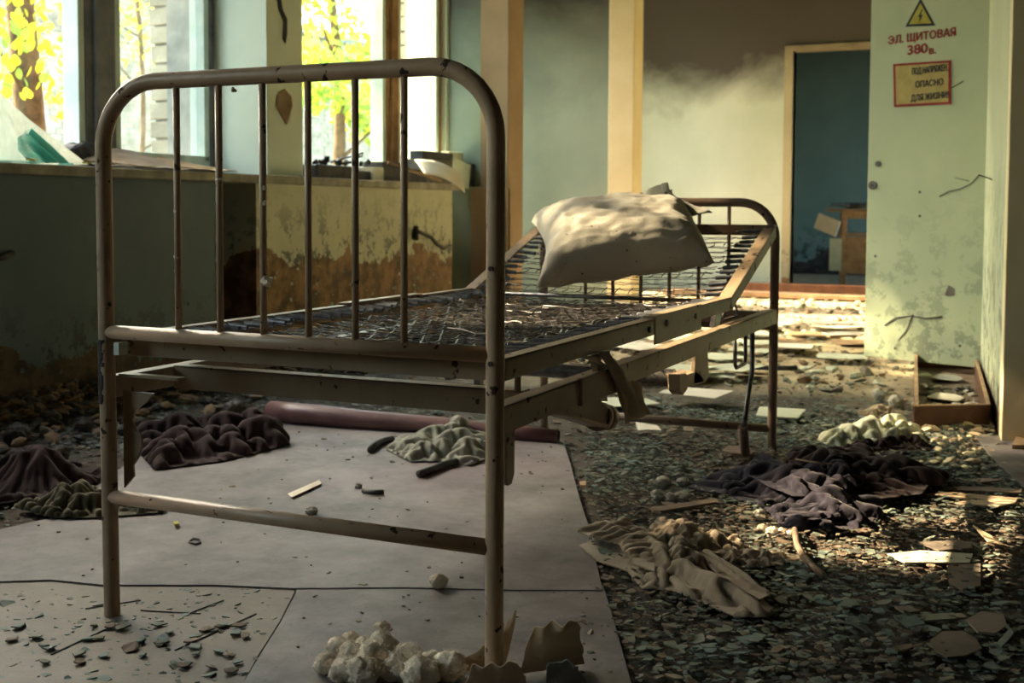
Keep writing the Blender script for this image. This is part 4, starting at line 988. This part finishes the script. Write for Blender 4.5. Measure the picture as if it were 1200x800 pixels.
stick('rubber_hose', [(425, 581), (438, 583), (450, 583)], .007, M_BLACK, 'short straight black hose piece nearest the cross rail', 'hose', .008)
slab('paper_strip', [(337, 579), (374, 563), (377, 567), (342, 583)], .002, M_PAPERW, 'white paper strip on the sheet under the bed', 'paper')
stick('metal_ring', [(222, 640), (226, 636), (234, 637), (235, 641), (229, 643), (222, 640)], .0025, M_BLACK, 'small dark metal ring on the linoleum sheet', 'ring', .008, 6)
slab('orange_scrap', [(203, 614), (209, 613), (210, 616), (205, 617)], .006, M_YEL, 'tiny orange scrap on the linoleum sheet', 'scrap')
slab('leaf_scrap', [(679, 566), (686, 565), (687, 570), (680, 570)], .005, M_WOODE, 'orange-brown dry leaf at the right edge of the big sheet', 'leaf')
stick('twig', [(683, 574), (688, 570), (695, 565)], .002, M_PLANK, 'thin twig at the right edge of the big sheet', 'twig', .008, 6)
slab('wood_block', [(846, 535), (853, 529), (878, 530), (884, 536), (879, 540), (858, 538)], .02, M_PLANK, 'small flat wood block near the far right bed foot', 'block', .002)
stick('iron_rod', [(868, 434), (900, 437), (934, 437)], .012, M_BLACK, 'dark iron rod lying on papers behind the far right bed leg', 'rod')
stick('thin_tube', [(932, 575), (960, 580), (990, 583)], .003, M_PLANK, 'thin pale rod lying across the navy jacket', 'rod', .085, 6)
# splintered laths on the right
for k, (a, b, c, d) in enumerate((((1080, 580), (1118, 578), (1192, 585), (1190, 590)), ((1085, 572), (1130, 570), (1198, 576), (1196, 580)), ((1110, 588), (1150, 585), (1190, 593), (1170, 595)), ((1130, 560), (1160, 562), (1175, 566), (1150, 566)))):
    slab('split_lath', [a, b, c, d], .004, M_PLANK if k % 2 else M_KRAFT, ['long splintered lath on the right floor, lowest', 'pale splintered lath behind the lowest one', 'short splinter below the laths at the right edge', 'small splinter nearest the linoleum strip'][k], 'lath', .012, tilt=.04*k)
# papers strewn across the far floor
pc = 0
for k in range(64):
    px, py = random.uniform(660, 1010), 385+abs(random.gauss(0, 1))*38
    if py > 500: continue
    q = on_z(px, py, 0)
    if q.x < -3.2 or q.x > -.9+.0*px: continue
    w, h, a = random.uniform(.05, .13), random.uniform(.07, .17), random.uniform(0, 3.1); z = .010+.0008*k
    pts = [(q.x+(u*w*math.cos(a)-v*h*math.sin(a)), q.y+(u*w*math.sin(a)+v*h*math.cos(a)), z+random.uniform(0, .006)) for u, v in ((-1, -1), (1, -.9), (1.05, .2), (.9, 1), (-.2, 1.05), (-1, .95))]
    bm = PR(pts, (0, 0, .002)); bmesh.ops.triangulate(bm, faces=[f for f in bm.faces if len(f.verts) > 4])
    tag(mk('paper_sheet', bm, random.choice((M_PAPER, M_PAPER, M_PAPERW, M_CARD)), None, (q.x, q.y, 0)), 'loose old paper sheet strewn on the floor behind the bed', 'paper', 'papers strewn on the floor behind the bed')
slab('white_board', [(890, 478), (944, 481), (935, 491), (905, 490), (886, 488)], .006, M_PAPER, 'pale rectangular card on the floor beside the far right bed leg', 'card', .014)
slab('plaster_piece', [(745, 498), (770, 502), (775, 508), (760, 507), (748, 508)], .012, M_PAPERW, 'white plaster piece below the canvas strap', 'plaster piece', .006)

# rubble on the floor: small lumps as one stuff object
def rubble(n, sampler, size, mats, name, label):
    V, F, MI = [], [], []
    g = (1+5**.5)/2; base = [(-1, g, 0), (1, g, 0), (-1, -g, 0), (1, -g, 0), (0, -1, g), (0, 1, g), (0, -1, -g), (0, 1, -g), (g, 0, -1), (g, 0, 1), (-g, 0, -1), (-g, 0, 1)]
    fc = [(0, 11, 5), (0, 5, 1), (0, 1, 7), (0, 7, 10), (0, 10, 11), (1, 5, 9), (5, 11, 4), (11, 10, 2), (10, 7, 6), (7, 1, 8), (3, 9, 4), (3, 4, 2), (3, 2, 6), (3, 6, 8), (3, 8, 9), (4, 9, 5), (2, 4, 11), (6, 2, 10), (8, 6, 7), (9, 8, 1)]
    for k in range(n):
        x, y, z = sampler(); s = size*.55*min(2.2, random.lognormvariate(0, .5)); a = random.uniform(0, 6.3); i = len(V); sz = random.uniform(.2, .6); ty_ = random.gauss(0, .25); el = random.uniform(.6, 1)
        for p in base:
            j = random.uniform(.6, 1.15); u, v = p[0]*j*s, p[1]*j*s*el; w = p[2]*s*sz*random.uniform(.7, 1.1)+u*ty_
            V.append((x+u*math.cos(a)-v*math.sin(a), y+u*math.sin(a)+v*math.cos(a), z+w+s*sz*.5))
        F += [tuple(i+q for q in f) for f in fc]; MI += [random.randrange(len(mats))]*20
    return tag(np_mesh(name, V, F, mats, mi=MI), label, 'rubble', kind='stuff')
def s_left():
    y = random.uniform(1.2, 7); x = XF+abs(random.gauss(0, .32))+.02
    return (x, y, .01+max(0, .06-.12*(x-XF)))
rubble(2600, s_left, .018, [M_LEATHER, M_CARD, CHIPS[5], M_PLANK], 'plaster_rubble', 'dark plaster rubble banked along the foot of the window wall')
def s_right():
    Z = random.uniform(1.9, 6.2); X = random.uniform(.05, .47)*Z
    x, y = X*math.cos(CYAW)-Z*math.sin(CYAW), X*math.sin(CYAW)+Z*math.cos(CYAW)
    return (min(x, -.16) if y > 4.1 else x, y, .003)
rubble(2800, s_right, .0055, [M_FLOOR, CHIPS[3], CHIPS[4], CHIPS[0]], 'grit', 'fine grit between the paint flakes on the right floor')
def s_tray():
    a = random.random(); p = P1.lerp(P2, random.uniform(-.25, .5)); return (p.x-.02-abs(random.gauss(0, .14)), p.y-.02+random.gauss(0, .05), .008)
rubble(260, s_tray, .014, [M_CREAM, CHIPS[4], M_KRAFT], 'fallen_plaster', 'cream plaster crumbs at the foot of the white wall corner')
def s_far(): return (random.uniform(-3.2, -.5), random.uniform(5, 11.2), .004)
rubble(1300, s_far, .02, [M_PAPER, CHIPS[4], CHIPS[2], M_CARD], 'far_rubble', 'pale plaster debris scattered over the far floor')
# orange-brown threshold debris before the doorway
tag(mk('fallen_plank', BX(-3.2, -1.0, 10.4, 10.62, .012, .05), M_WOODE, None, (-2.1, 10.5, 0), bevel=.004), 'orange-brown plank lying before the far doorway', 'plank')
tag(mk('fallen_plank', BX(-2.9, -1.2, 10.95, 11.12, .012, .10), M_WOOD, None, (-2.1, 11, 0), bevel=.004), 'dark plank lying right at the far doorway', 'plank')

# ------------------------------------------------------------------ wooden tray
A, B = on_z(1071, 503), on_z(1160, 501); C, D = on_z(1143, 433), on_z(1071, 432)
tray = thing('wooden_tray', 'shallow dark brown wooden drawer lying open on the floor beneath the green door', 'drawer', (A+B+C+D)/4)
def side(a, b, h, t=.014):
    a, b = Vector((a.x, a.y, .004)), Vector((b.x, b.y, .004)); d = (b-a).normalized(); n = Vector((-d.y, d.x, 0))*t
    o = mk('tray_side', PR([a, b, b+n, a+n], (0, 0, h)), M_WOOD, tray, bevel=.001)
    mk('worn_edge', PR([p+Vector((0, 0, h)) for p in (a, b, b+n, a+n)], (0, 0, .003)), M_WOODE, o)
side(A, B, .078); side(B, C, .078); side(C, D, .078); side(D, A, .078)
mk('tray_bottom', PR([Vector((p.x, p.y, .005)) for p in (A, B, C, D)], (0, 0, .004)), M_PLANK, tray)
def in_tray():
    u, v = random.uniform(.1, .9), random.uniform(.1, .6); q = quad((A, B, C, D), u, v); return (q.x, q.y, .012)
rubble(120, in_tray, .014, [M_PAPERW, CHIPS[2], M_BLACK, CHIPS[4]], 'tray_debris', 'pale debris lying inside the wooden drawer')
for l, u, v, m in (('torn white paper scrap inside the drawer', .45, .35, M_PAPERW), ('green-grey paper scrap inside the drawer, at the back', .5, .7, M_RAGG)):
    q = quad((A, B, C, D), u, v); bm = PR([(q.x+.07*math.cos(k), q.y+.11*math.sin(k), .026+.006*math.sin(k*3)) for k in (0, 1.1, 2.2, 3.3, 4.4, 5.5)], (0, 0, .002)); tag(mk('paper_scrap', bm, m, None, (q.x, q.y, .02)), l, 'paper')

# ------------------------------------------------------------------ open door leaf with warning signs
zb = .05
F0 = on_z(1012.5, 417, zb); H0 = on_z(1152, 431.5, zb)
door = thing('door_1', None, None, (H0.x, H0.y, zb), kind='structure')
dd = Vector((H0.x-F0.x, H0.y-F0.y, 0)); DW = dd.length; dd.normalize(); dn = Vector((dd.y, -dd.x, 0))   # dn towards the camera
if dn.y > 0: dn = -dn
def dp(u, z, off=0): return Vector((F0.x, F0.y, z))+dd*u+dn*off
dh = 2.1
mk('door_panel', PR([dp(0, zb), dp(DW, zb), dp(DW, zb, -.035), dp(0, zb, -.035)], (0, 0, dh-zb)), M_DOOR, door, bevel=.002)
def door_uv(px, py):
    # hit of a viewing ray with the leaf's plane
    r = ray(px, py); nn = dn; t = ((F0-O).dot(nn))/r.dot(nn); q = O+r*t; return (q-Vector((F0.x, F0.y, 0))).dot(dd), q.z
def text(name, body, u, z, size, mat, parent, rot=0.0, sx=1.0, bold=.0, off=.0015, ext=.0006):
    cu = bpy.data.curves.new('txt', 'FONT'); cu.body = body; cu.size = size; cu.align_x = 'CENTER'; cu.align_y = 'CENTER'; cu.extrude = ext
    o = bpy.data.objects.new('txt', cu); COL.objects.link(o)
    me = bpy.data.meshes.new_from_object(o.evaluated_get(bpy.context.evaluated_depsgraph_get())); bpy.data.objects.remove(o)
    R = Matrix((dd, Vector((0, 0, 1)), dn)).transposed()
    c, s = math.cos(rot), math.sin(rot)
    p = dp(u, z, off)-ORG[parent]
    base = [v.co.copy() for v in me.vertices]; polys = [tuple(q.vertices) for q in me.polygons]; nv = len(base); V, F = [], []
    for k, (ox, oy) in enumerate(((0, 0), (bold, 0), (-bold, 0), (0, bold), (0, -bold)) if bold else ((0, 0),)):
        for q in base:
            a, b = q.x*sx+ox, q.y+oy; V.append(R @ Vector((a*c-b*s, a*s+b*c, q.z+.00012*k))+p)
        F += [tuple(i+k*nv for i in q) for q in polys]
    me = bpy.data.meshes.new(name); me.from_pydata(V, [], F)
    me.materials.clear(); me.materials.append(mat); return link(name, me, parent)
u1, z1 = door_uv(1080, 43); ua, _ = door_uv(1043, 45); ub, _ = door_uv(1118, 41)
W_ = abs(ub-ua)
text('lettering', 'ЭЛ. ЩИТОВАЯ', u1, z1, .052, M_RED, door, .02, W_/(.052*6.6), .0016)
u2, z2 = door_uv(1077, 58); text('lettering', '380', u2-.008, z2, .062, M_RED, door, .02, 1.15, .0018)
u3, z3 = door_uv(1093, 58.5); text('lettering', 'в.', u3, z3-.004, .046, M_RED, door, .02, 1.1, .0014)
# triangle: black with yellow field, bolt
tl = [door_uv(*p) for p in ((1079, -2), (1096.5, 30), (1061, 31.5))]
mid = (sum(p[0] for p in tl)/3, sum(p[1] for p in tl)/3)
tri = mk('warning_triangle', PR([dp(u, z, .0008) for u, z in tl], dn*.0008), M_INK, door)
mk('yellow_field', PR([dp(mid[0]+(u-mid[0])*.74, mid[1]+(z-mid[1])*.74, .0017) for u, z in tl], dn*.0006), M_YEL, tri)
bolt = [(.010, .048), (-.014, .002), (-.001, .004), (-.010, -.036), (.016, .014), (.002, .012), (.016, .046)]
mk('bolt_mark', PR([dp(mid[0]+a*.8, mid[1]+b*.8-.002, .0026) for a, b in bolt], dn*.0006), M_INK, tri)
# plate
pl = [door_uv(*p) for p in ((1047, 75), (1115, 70.5), (1115, 122), (1048, 125.5))]
plate = mk('warning_plate', PR([dp(u, z, .001) for u, z in pl], dn*.003), M_RED, door)
pc_ = (sum(p[0] for p in pl)/4, sum(p[1] for p in pl)/4)
mk('plate_face', PR([dp(pc_[0]+(u-pc_[0])*.91, pc_[1]+(z-pc_[1])*.89, .0042) for u, z in pl], dn*.0006), M_PLATEY, plate)
for body, px, py, wpx in (('ПОД НАПРЯЖЕН.', 1090, 82, 40), ('ОПАСНО', 1089.5, 98, 28), ('ДЛЯ ЖИЗНИ!', 1090, 113.5, 42)):
    u, z = door_uv(px, py); ua, _ = door_uv(px-wpx/2, py); ub, _ = door_uv(px+wpx/2, py)
    text('plate_lettering', body, u, z, .042, M_INK, plate, .03, (ub-ua)/(.042*len(body)*.62), .001, .0052)
# lock, holes, gashes
u, z = door_uv(1023, 217)
mk('lock_rosette', TB([dp(u, z, 0), dp(u, z, .006)], .022, 16), M_LEATHER, door); mk('keyhole', TB([dp(u, z, .004), dp(u, z, .0075)], .007, 10), M_BLACK, door)
u, z = door_uv(1029, 192)
mk('lock_rosette', TB([dp(u, z, 0), dp(u, z, .006)], .014, 12), M_LEATHER, door); mk('keyhole', TB([dp(u, z, .004), dp(u, z, .0075)], .005, 10), M_BLACK, door)
def gash(pp, w=.004, mat=M_LEATHER):
    bm = bmesh.new(); q = [door_uv(*p) for p in pp]
    tube(bm, [dp(u, z, .0005) for u, z in q], [w*(.6+.4*random.random()) for _ in q], 5); mk('gash', bm, mat, door)
gash([(1101, 230), (1112, 224), (1126, 221), (1138, 215), (1147, 206)], .004); gash([(1119, 208), (1127, 210), (1136, 212)], .003)
gash([(1037, 381), (1050, 372), (1068, 370), (1085, 373), (1104, 371)], .005); gash([(1052, 399), (1062, 388), (1070, 368)], .004); gash([(1115, 103), (1122, 99), (1129, 95)], .003)
P = [door_uv(*p) for p in ((1107, 345), (1112, 334), (1119, 338), (1119, 346), (1110, 347))]
mk('torn_patch', PR([dp(u, z, .0005) for u, z in P], dn*.001), M_LEATHER, door)
for px, py in ((1026, 300), (1078, 225), (1078, 253), (1125, 405), (1049, 408)):
    u, z = door_uv(px, py); mk('nail_hole', TB([dp(u, z, 0), dp(u, z, .001)], .007, 8), M_LEATHER, door)
mk('hinge_edge', PR([dp(DW-.004, zb), dp(DW+.02, zb), dp(DW+.02, zb, -.03), dp(DW-.004, zb, -.03)], (0, 0, dh-zb)), M_FRAMED, door)
# exposed cable stub on the partition
q = P1.lerp(P2, .35); cz = 1.02
bm = bmesh.new(); tube(bm, [on_x(1147, 205, -.24), on_x(1160, 209, -.22), on_x(1168, 214, -.20), on_x(1173, 222, -.175), on_x(1174, 238, -.17)], .003, 6)
tag(mk('cable_stub', bm, M_BLACK, bpy.data.objects['wall_right']))
# small wood block at the corner foot
slab('wood_block', [(1186, 532), (1202, 532), (1206, 524), (1190, 522)], .03, M_WOODE, 'small pale wood block at the foot of the grey wall corner', 'block', .002)

# ------------------------------------------------------------------ desk in the room beyond
q = Vector((-1.93, 12.35, 0)); desk = thing('school_desk', 'old pale desk with debris on top, seen through the far doorway', 'desk', q)
x0, x1, y0, y1, hT = -2.0, -1.1, 12.3, 12.85, .80
mk('desk_top', BX(x0-.06, x1, y0-.02, y1, hT-.03, hT), M_CARD, desk, bevel=.003)
for x, y in ((x0+.10, y0), (x1-.05, y0), (x0, y1-.05), (x1-.05, y1-.05)): mk('leg', BX(x, x+.045, y, y+.045, 0, hT-.03), M_WOODE, desk)
mk('front_panel', BX(x0+.145, x1, y0+.01, y0+.03, .14, .52), M_WOODE, desk); mk('apron', BX(x0+.145, x1, y0+.005, y0+.03, .70, .77), M_WOODE, desk)
mk('shelf', BX(x0+.02, x1, y0+.03, y1, .53, .55), M_WOODE, desk)
mk('side_panel', BX(x0+.0, x0+.02, y0+.0, y1, .17, .50), M_FRAME, desk); mk('side_panel', BX(x0-.02, x0+.10, y0-.012, y0+.008, .17, .50), M_FRAME, desk)
bm = bmesh.new(); M_ = Matrix.Translation((x0-.05, y0-.05, .62)) @ Matrix.Rotation(-.3, 4, 'Z') @ Matrix.Rotation(.35, 4, 'Y')
box(bm, -.12, .13, -.012, .012, -.06, .10, M_); mk('drawer_front', bm, M_PAPERW, desk)
for k in range(7):
    x = random.uniform(x0+.02, x1-.2); bm = bmesh.new(); M_ = Matrix.Translation((x, random.uniform(y0+.05, y1-.15), hT+.012+k*.008)) @ Matrix.Rotation(random.uniform(0, 3), 4, 'Z') @ Matrix.Rotation(random.uniform(-.1, .1), 4, 'Y')
    box(bm, -.12, .12, -.08, .08, -.004, .004, M_)
    tag(mk('board_scrap', bm, random.choice((M_CARD, M_WOODE, M_BLACK)), None, (x, y0+.2, hT)), 'broken board scrap heaped on the desk in the far room', 'scrap', 'board scraps on the far desk')

# ------------------------------------------------------------------ things on the window sill
ZS = .938
def sillx(px, py, x=-3.7): return on_x(px, py, x)
# broken glass
def shard(pp, x, mat, label, lean=0.0, th=.004):
    P = [sillx(a, b, x) for a, b in pp]; c = sum(P, Vector())/len(P); zmin = min(p.z for p in P)
    P = [Vector((p.x-(p.z-zmin)*lean, p.y, max(p.z, ZS+.002))) for p in P]
    bm = PR(P, (th, 0, 0)); bmesh.ops.triangulate(bm, faces=[f for f in bm.faces if len(f.verts) > 4])
    return tag(mk('glass_shard', bm, mat, None, (c.x, c.y, ZS)), label, 'glass')
shard([(-150, 40), (-5, 90), (12, 104), (45, 140), (75, 166), (105, 193), (60, 193), (-150, 193)], -3.72, M_GLASSD, 'big triangular dusty glass pane leaning at the left window', .25)
for k, (pp, l) in enumerate((([(24, 176), (27, 161), (34, 157), (52, 178), (62, 191), (36, 191)], 'green glass shard, lowest of the stack on the sill'), ([(30, 163), (38, 153), (56, 172), (72, 191), (54, 191)], 'green glass shard, middle of the stack on the sill'), ([(37, 156), (43, 150), (60, 168), (79, 191), (70, 191), (52, 173)], 'green glass shard, topmost of the stack on the sill'))):
    shard(pp, -3.68+.035*k, M_GLASSG, l, .3, .012)
for k, (pp, l) in enumerate((([(-40, 183), (10, 180), (22, 190), (-40, 192)], 'teal glass splinter on the sill at the picture\'s left edge'), ([(15, 184), (40, 185), (72, 190), (20, 191)], 'flat teal glass splinter below the green shards'), ([(86, 190), (98, 186), (112, 189), (100, 192)], 'small dark glass splinter at the tip of the dusty pane'))):
    P = [on_x(a, b, -3.60) for a, b in pp]; bm = PR([Vector((p.x-.06*i, p.y, ZS+.004+.006*(i % 2))) for i, p in enumerate(P)], (0, 0, .006)); tag(mk('glass_splinter', bm, M_GLASSG, None, (P[0].x, P[0].y, ZS)), l, 'glass')
for px, l in ((36, 'orange leaf on the sill by the green glass'), (102, 'orange leaf on the sill at the tip of the dusty pane')):
    p = on_x(px, 186, -3.58); tag(mk('dry_leaf', BX(p.x-.01, p.x+.01, p.y-.016, p.y+.016, ZS+.012, ZS+.02), M_YEL, None, p), l, 'leaf')
# cardboard folded on sill
ct = thing('cardboard_sheet', 'bent brown cardboard sheet lying on the sill left of the pillar', 'cardboard', sillx(200, 195, -3.66))
ya, yb = on_x(128, 190, -3.66).y, on_x(262, 190, -3.6).y
def cfn(z0, z1, dx=0, amp=.01):
    def f(u, v):
        y = ya+(yb-ya)*u; bend = math.sin(PI*min(1, u*1.3))**.8 if u < .77 else .7*(1-(u-.77)/.23)
        return Vector((-3.86+dx+v*.30, y+.02*v, ZS+z0+(z1-z0)*(1-v)*(.35+.65*bend)+amp*nz((u*3, v*2, 0), 2, z0*50)))
    return f
sheet('card_layer', cfn(.012, .10), 22, 10, M_CARD, ct, thick=.004, smooth=False); sheet('card_layer', cfn(.008, .045, .03), 22, 10, M_KRAFT, ct, thick=.003, smooth=False)
# lump of dirt/rags at the window bottom left of the mullion
b_ = on_x(88, 186, -3.84)
def lump(px, py, x, sx, sy, sz, mat, name, label, cat, seed, sub=3, z=None):
    p = on_x(px, py, x); bm = bmesh.new(); bmesh.ops.create_icosphere(bm, subdivisions=sub, radius=1)
    for v in bm.verts:
        q = v.co.copy(); k = 1+.35*nz(q, 1.6, seed)+.18*nz(q, 4, seed+4); v.co = Vector((p.x+q.x*sx*k, p.y+q.y*sy*k, max(ZS+.002, ZS+sz*.7+q.z*sz*k)))
    return tag(mk(name, bm, mat, None, (p.x, p.y, ZS), smooth=False), label, cat)
lump(92, 168, -3.86, .06, .10, .07, M_BLACK, 'dirt_heap', 'dark dirt heap at the window bottom left of the grey mullion', 'dirt', 3)
# black machinery and junk right of the pillar
jk = thing('machine_part', 'black oily machine part with a wire hook on the sill under the second window', 'machine part', sillx(385, 200))
def bar(px0, py0, px1, py1, r, x=-3.64): return TB([on_x(px0, py0, x), on_x(px1, py1, x)], r, 8)
ya, yb = on_x(364, 200, -3.66).y, on_x(414, 200, -3.66).y
mk('body', BX(-3.80, -3.62, ya, yb, ZS, ZS+.075), M_BLACK, jk, bevel=.008); mk('housing', BX(-3.76, -3.64, yb, yb+.17, ZS, ZS+.055), M_BLACK, jk, bevel=.008)
mk('hook', TB([on_x(388, 190, -3.7), on_x(400, 186, -3.7), on_x(418, 182, -3.7), on_x(425, 179, -3.7), on_x(424, 183, -3.7), on_x(414, 184, -3.7)], .006, 6), M_BLACK, jk)
mk('knob', bar(383, 190, 383, 183, .016), M_BLACK, jk); mk('knob', bar(375, 191, 375, 187, .010), M_BLACK, jk); mk('knob', bar(423, 195, 423, 189, .012), M_BLACK, jk); mk('rod', bar(400, 191, 412, 190, .008), M_LEATHER, jk)
for px, r in ((369, .018), (378, .022), (396, .02), (404, .016), (430, .018)): mk('fitting', bar(px, 192, px+2, 189, r, -3.68), M_BLACK, jk)
def sbox(name, px0, px1, py0, py1, mat, label, cat, x0=-3.76, x1=-3.62, tilt=0, z=None):
    a, b = on_x(px0, py1, x1), on_x(px1, py1, x1); zt = on_x((px0+px1)/2, py0, x1).z; zb_ = ZS if z is None else z; c = (a+b)/2
    M_ = Matrix.Translation((0, c.y, zb_)) @ Matrix.Rotation(tilt, 4, 'X') @ Matrix.Translation((0, -c.y, -zb_))
    return tag(mk(name, BX(x0, x1, a.y, b.y, zb_, max(zt, zb_+.015), M=M_), mat, None, ((x0+x1)/2, c.y, zb_), bevel=.004), label, cat)
sbox('white_carton', 438, 450, 196, 209, M_PAPERW, 'small white and yellow carton right of the machine part', 'box')
sbox('black_box', 449, 472, 190, 209, M_BLACK, 'black slanted box in the middle of the sill junk', 'box')
sbox('black_box', 474, 500, 198, 210, M_BLACK, 'low black box behind the brown wooden lath', 'box', -3.8, -3.68)
sbox('black_block', 496, 531, 178, 187, M_BLACK, 'black block on top of the junk below the window frame', 'box', -3.84, -3.74, z=ZS+.13)
sbox('dark_bundle', 498, 530, 187, 206, M_LEATHER, 'dark bundle carrying the black block', 'bundle', -3.86, -3.72)
sbox('yellowed_book', 526, 543, 178, 206, M_PAPER, 'yellowed book standing right of the black block', 'book', -3.86, -3.80)
sbox('pale_book', 529, 550, 188, 210, M_FRAME, 'pale mint book leaning in the sill junk', 'book', -3.78, -3.73, tilt=-.15)
sbox('black_box', 545, 566, 192, 212, M_BLACK, 'black box at the far right end of the sill', 'box', -3.9, -3.74)
tag(mk('brown_lath', TB([on_x(455, 190, -3.60)+Vector((0, 0, 0)), on_x(516, 212, -3.56)], .011, 6), M_CARD, None, on_x(485, 205, -3.6)), 'brown wooden lath slanting across the sill junk', 'lath')
pa = [on_x(488, 188, -3.66), on_x(505, 187, -3.70), on_x(548, 214, -3.50), on_x(530, 207, -3.50)]
pw = thing('bent_paper', 'white bent paper hanging over the edge of the sill', 'paper', pa[3])
sheet('paper_leaf', lambda u, v: quad([on_x(486, 187, -3.70), on_x(498, 204, -3.56), on_x(545, 226, -3.49), on_x(540, 203, -3.52)], u, v)+Vector((0, 0, .03*math.sin(PI*v))), 8, 14, M_PAPERW, pw, thick=.002)
# loose ends: curled plaster flakes standing off the wall near the peel lines
V, F, MI = [], [], []
for k in range(120):
    if k < 60: y = random.uniform(2.9, 4.4); z = .05+abs(random.gauss(0, .14))
    else: y = random.uniform(4.85, 6.85); z = .25+abs(random.gauss(0, .22))
    if z > .8: continue
    r = random.uniform(.004, .013); i = len(V); a = random.uniform(0, 6.3); m = 6
    V += [(XF+.001, y+r*.3*math.cos(a), z)]+[(XF+.003+.010*random.random(), y+r*random.uniform(.6, 1.2)*math.cos(a+q), z+r*random.uniform(.6, 1.2)*math.sin(a+q)) for q in np.linspace(0, 5.2, m)]
    F += [(i, i+1+q, i+1+(q+1) % m) for q in range(m)]; MI += [0 if k < 60 else 1]*m
o = np_mesh('plaster_curl', V, F, [M_FRAMED, M_COLM], wl1, mi=MI); o['kind'] = 'stuff'
# hanging pipe hook on the bay wall
bm = bmesh.new(); tube(bm, [on_x(486, 270, XF+.03), on_x(492, 272, XF+.03), on_x(505, 278, XF+.04), on_x(512, 286, XF+.05), on_x(520, 291, XF+.05), on_x(528, 288, XF+.03)], .012, 8); tube(bm, [on_x(487, 266, XF), on_x(487, 280, XF+.02)], .02, 8)
mk('radiator_hook', bm, M_BLACK, bpy.data.objects['wall_left_bay'])
bm = bmesh.new(); tube(bm, [on_x(-14, 306, XF+.02), on_x(6, 300, XF+.03), on_x(14, 297, XF+.01)], .014, 8); mk('radiator_hook', bm, M_BLACK, wl1)
# wads of fluff hanging on the bars of the near frame
for px, py, r in ((206, 246, .004), (207, 301, .006), (206, 318, .003), (256, 210, .005), (310, 220, .005), (310, 238, .004), (313, 330, .009), (274, 105, .005), (256, 160, .003)):
    bm = bmesh.new(); p = on_y(px, py, BY0-.002); b2 = bmesh.ops.create_icosphere(bm, subdivisions=2, radius=r, matrix=Matrix.Translation(p))
    for v in b2['verts']: v.co += Vector((nz(v.co, 200, 1), nz(v.co, 200, 2), nz(v.co, 200, 3)))*r*.8
    mk('dust_fluff', bm, M_COTTON, foot)
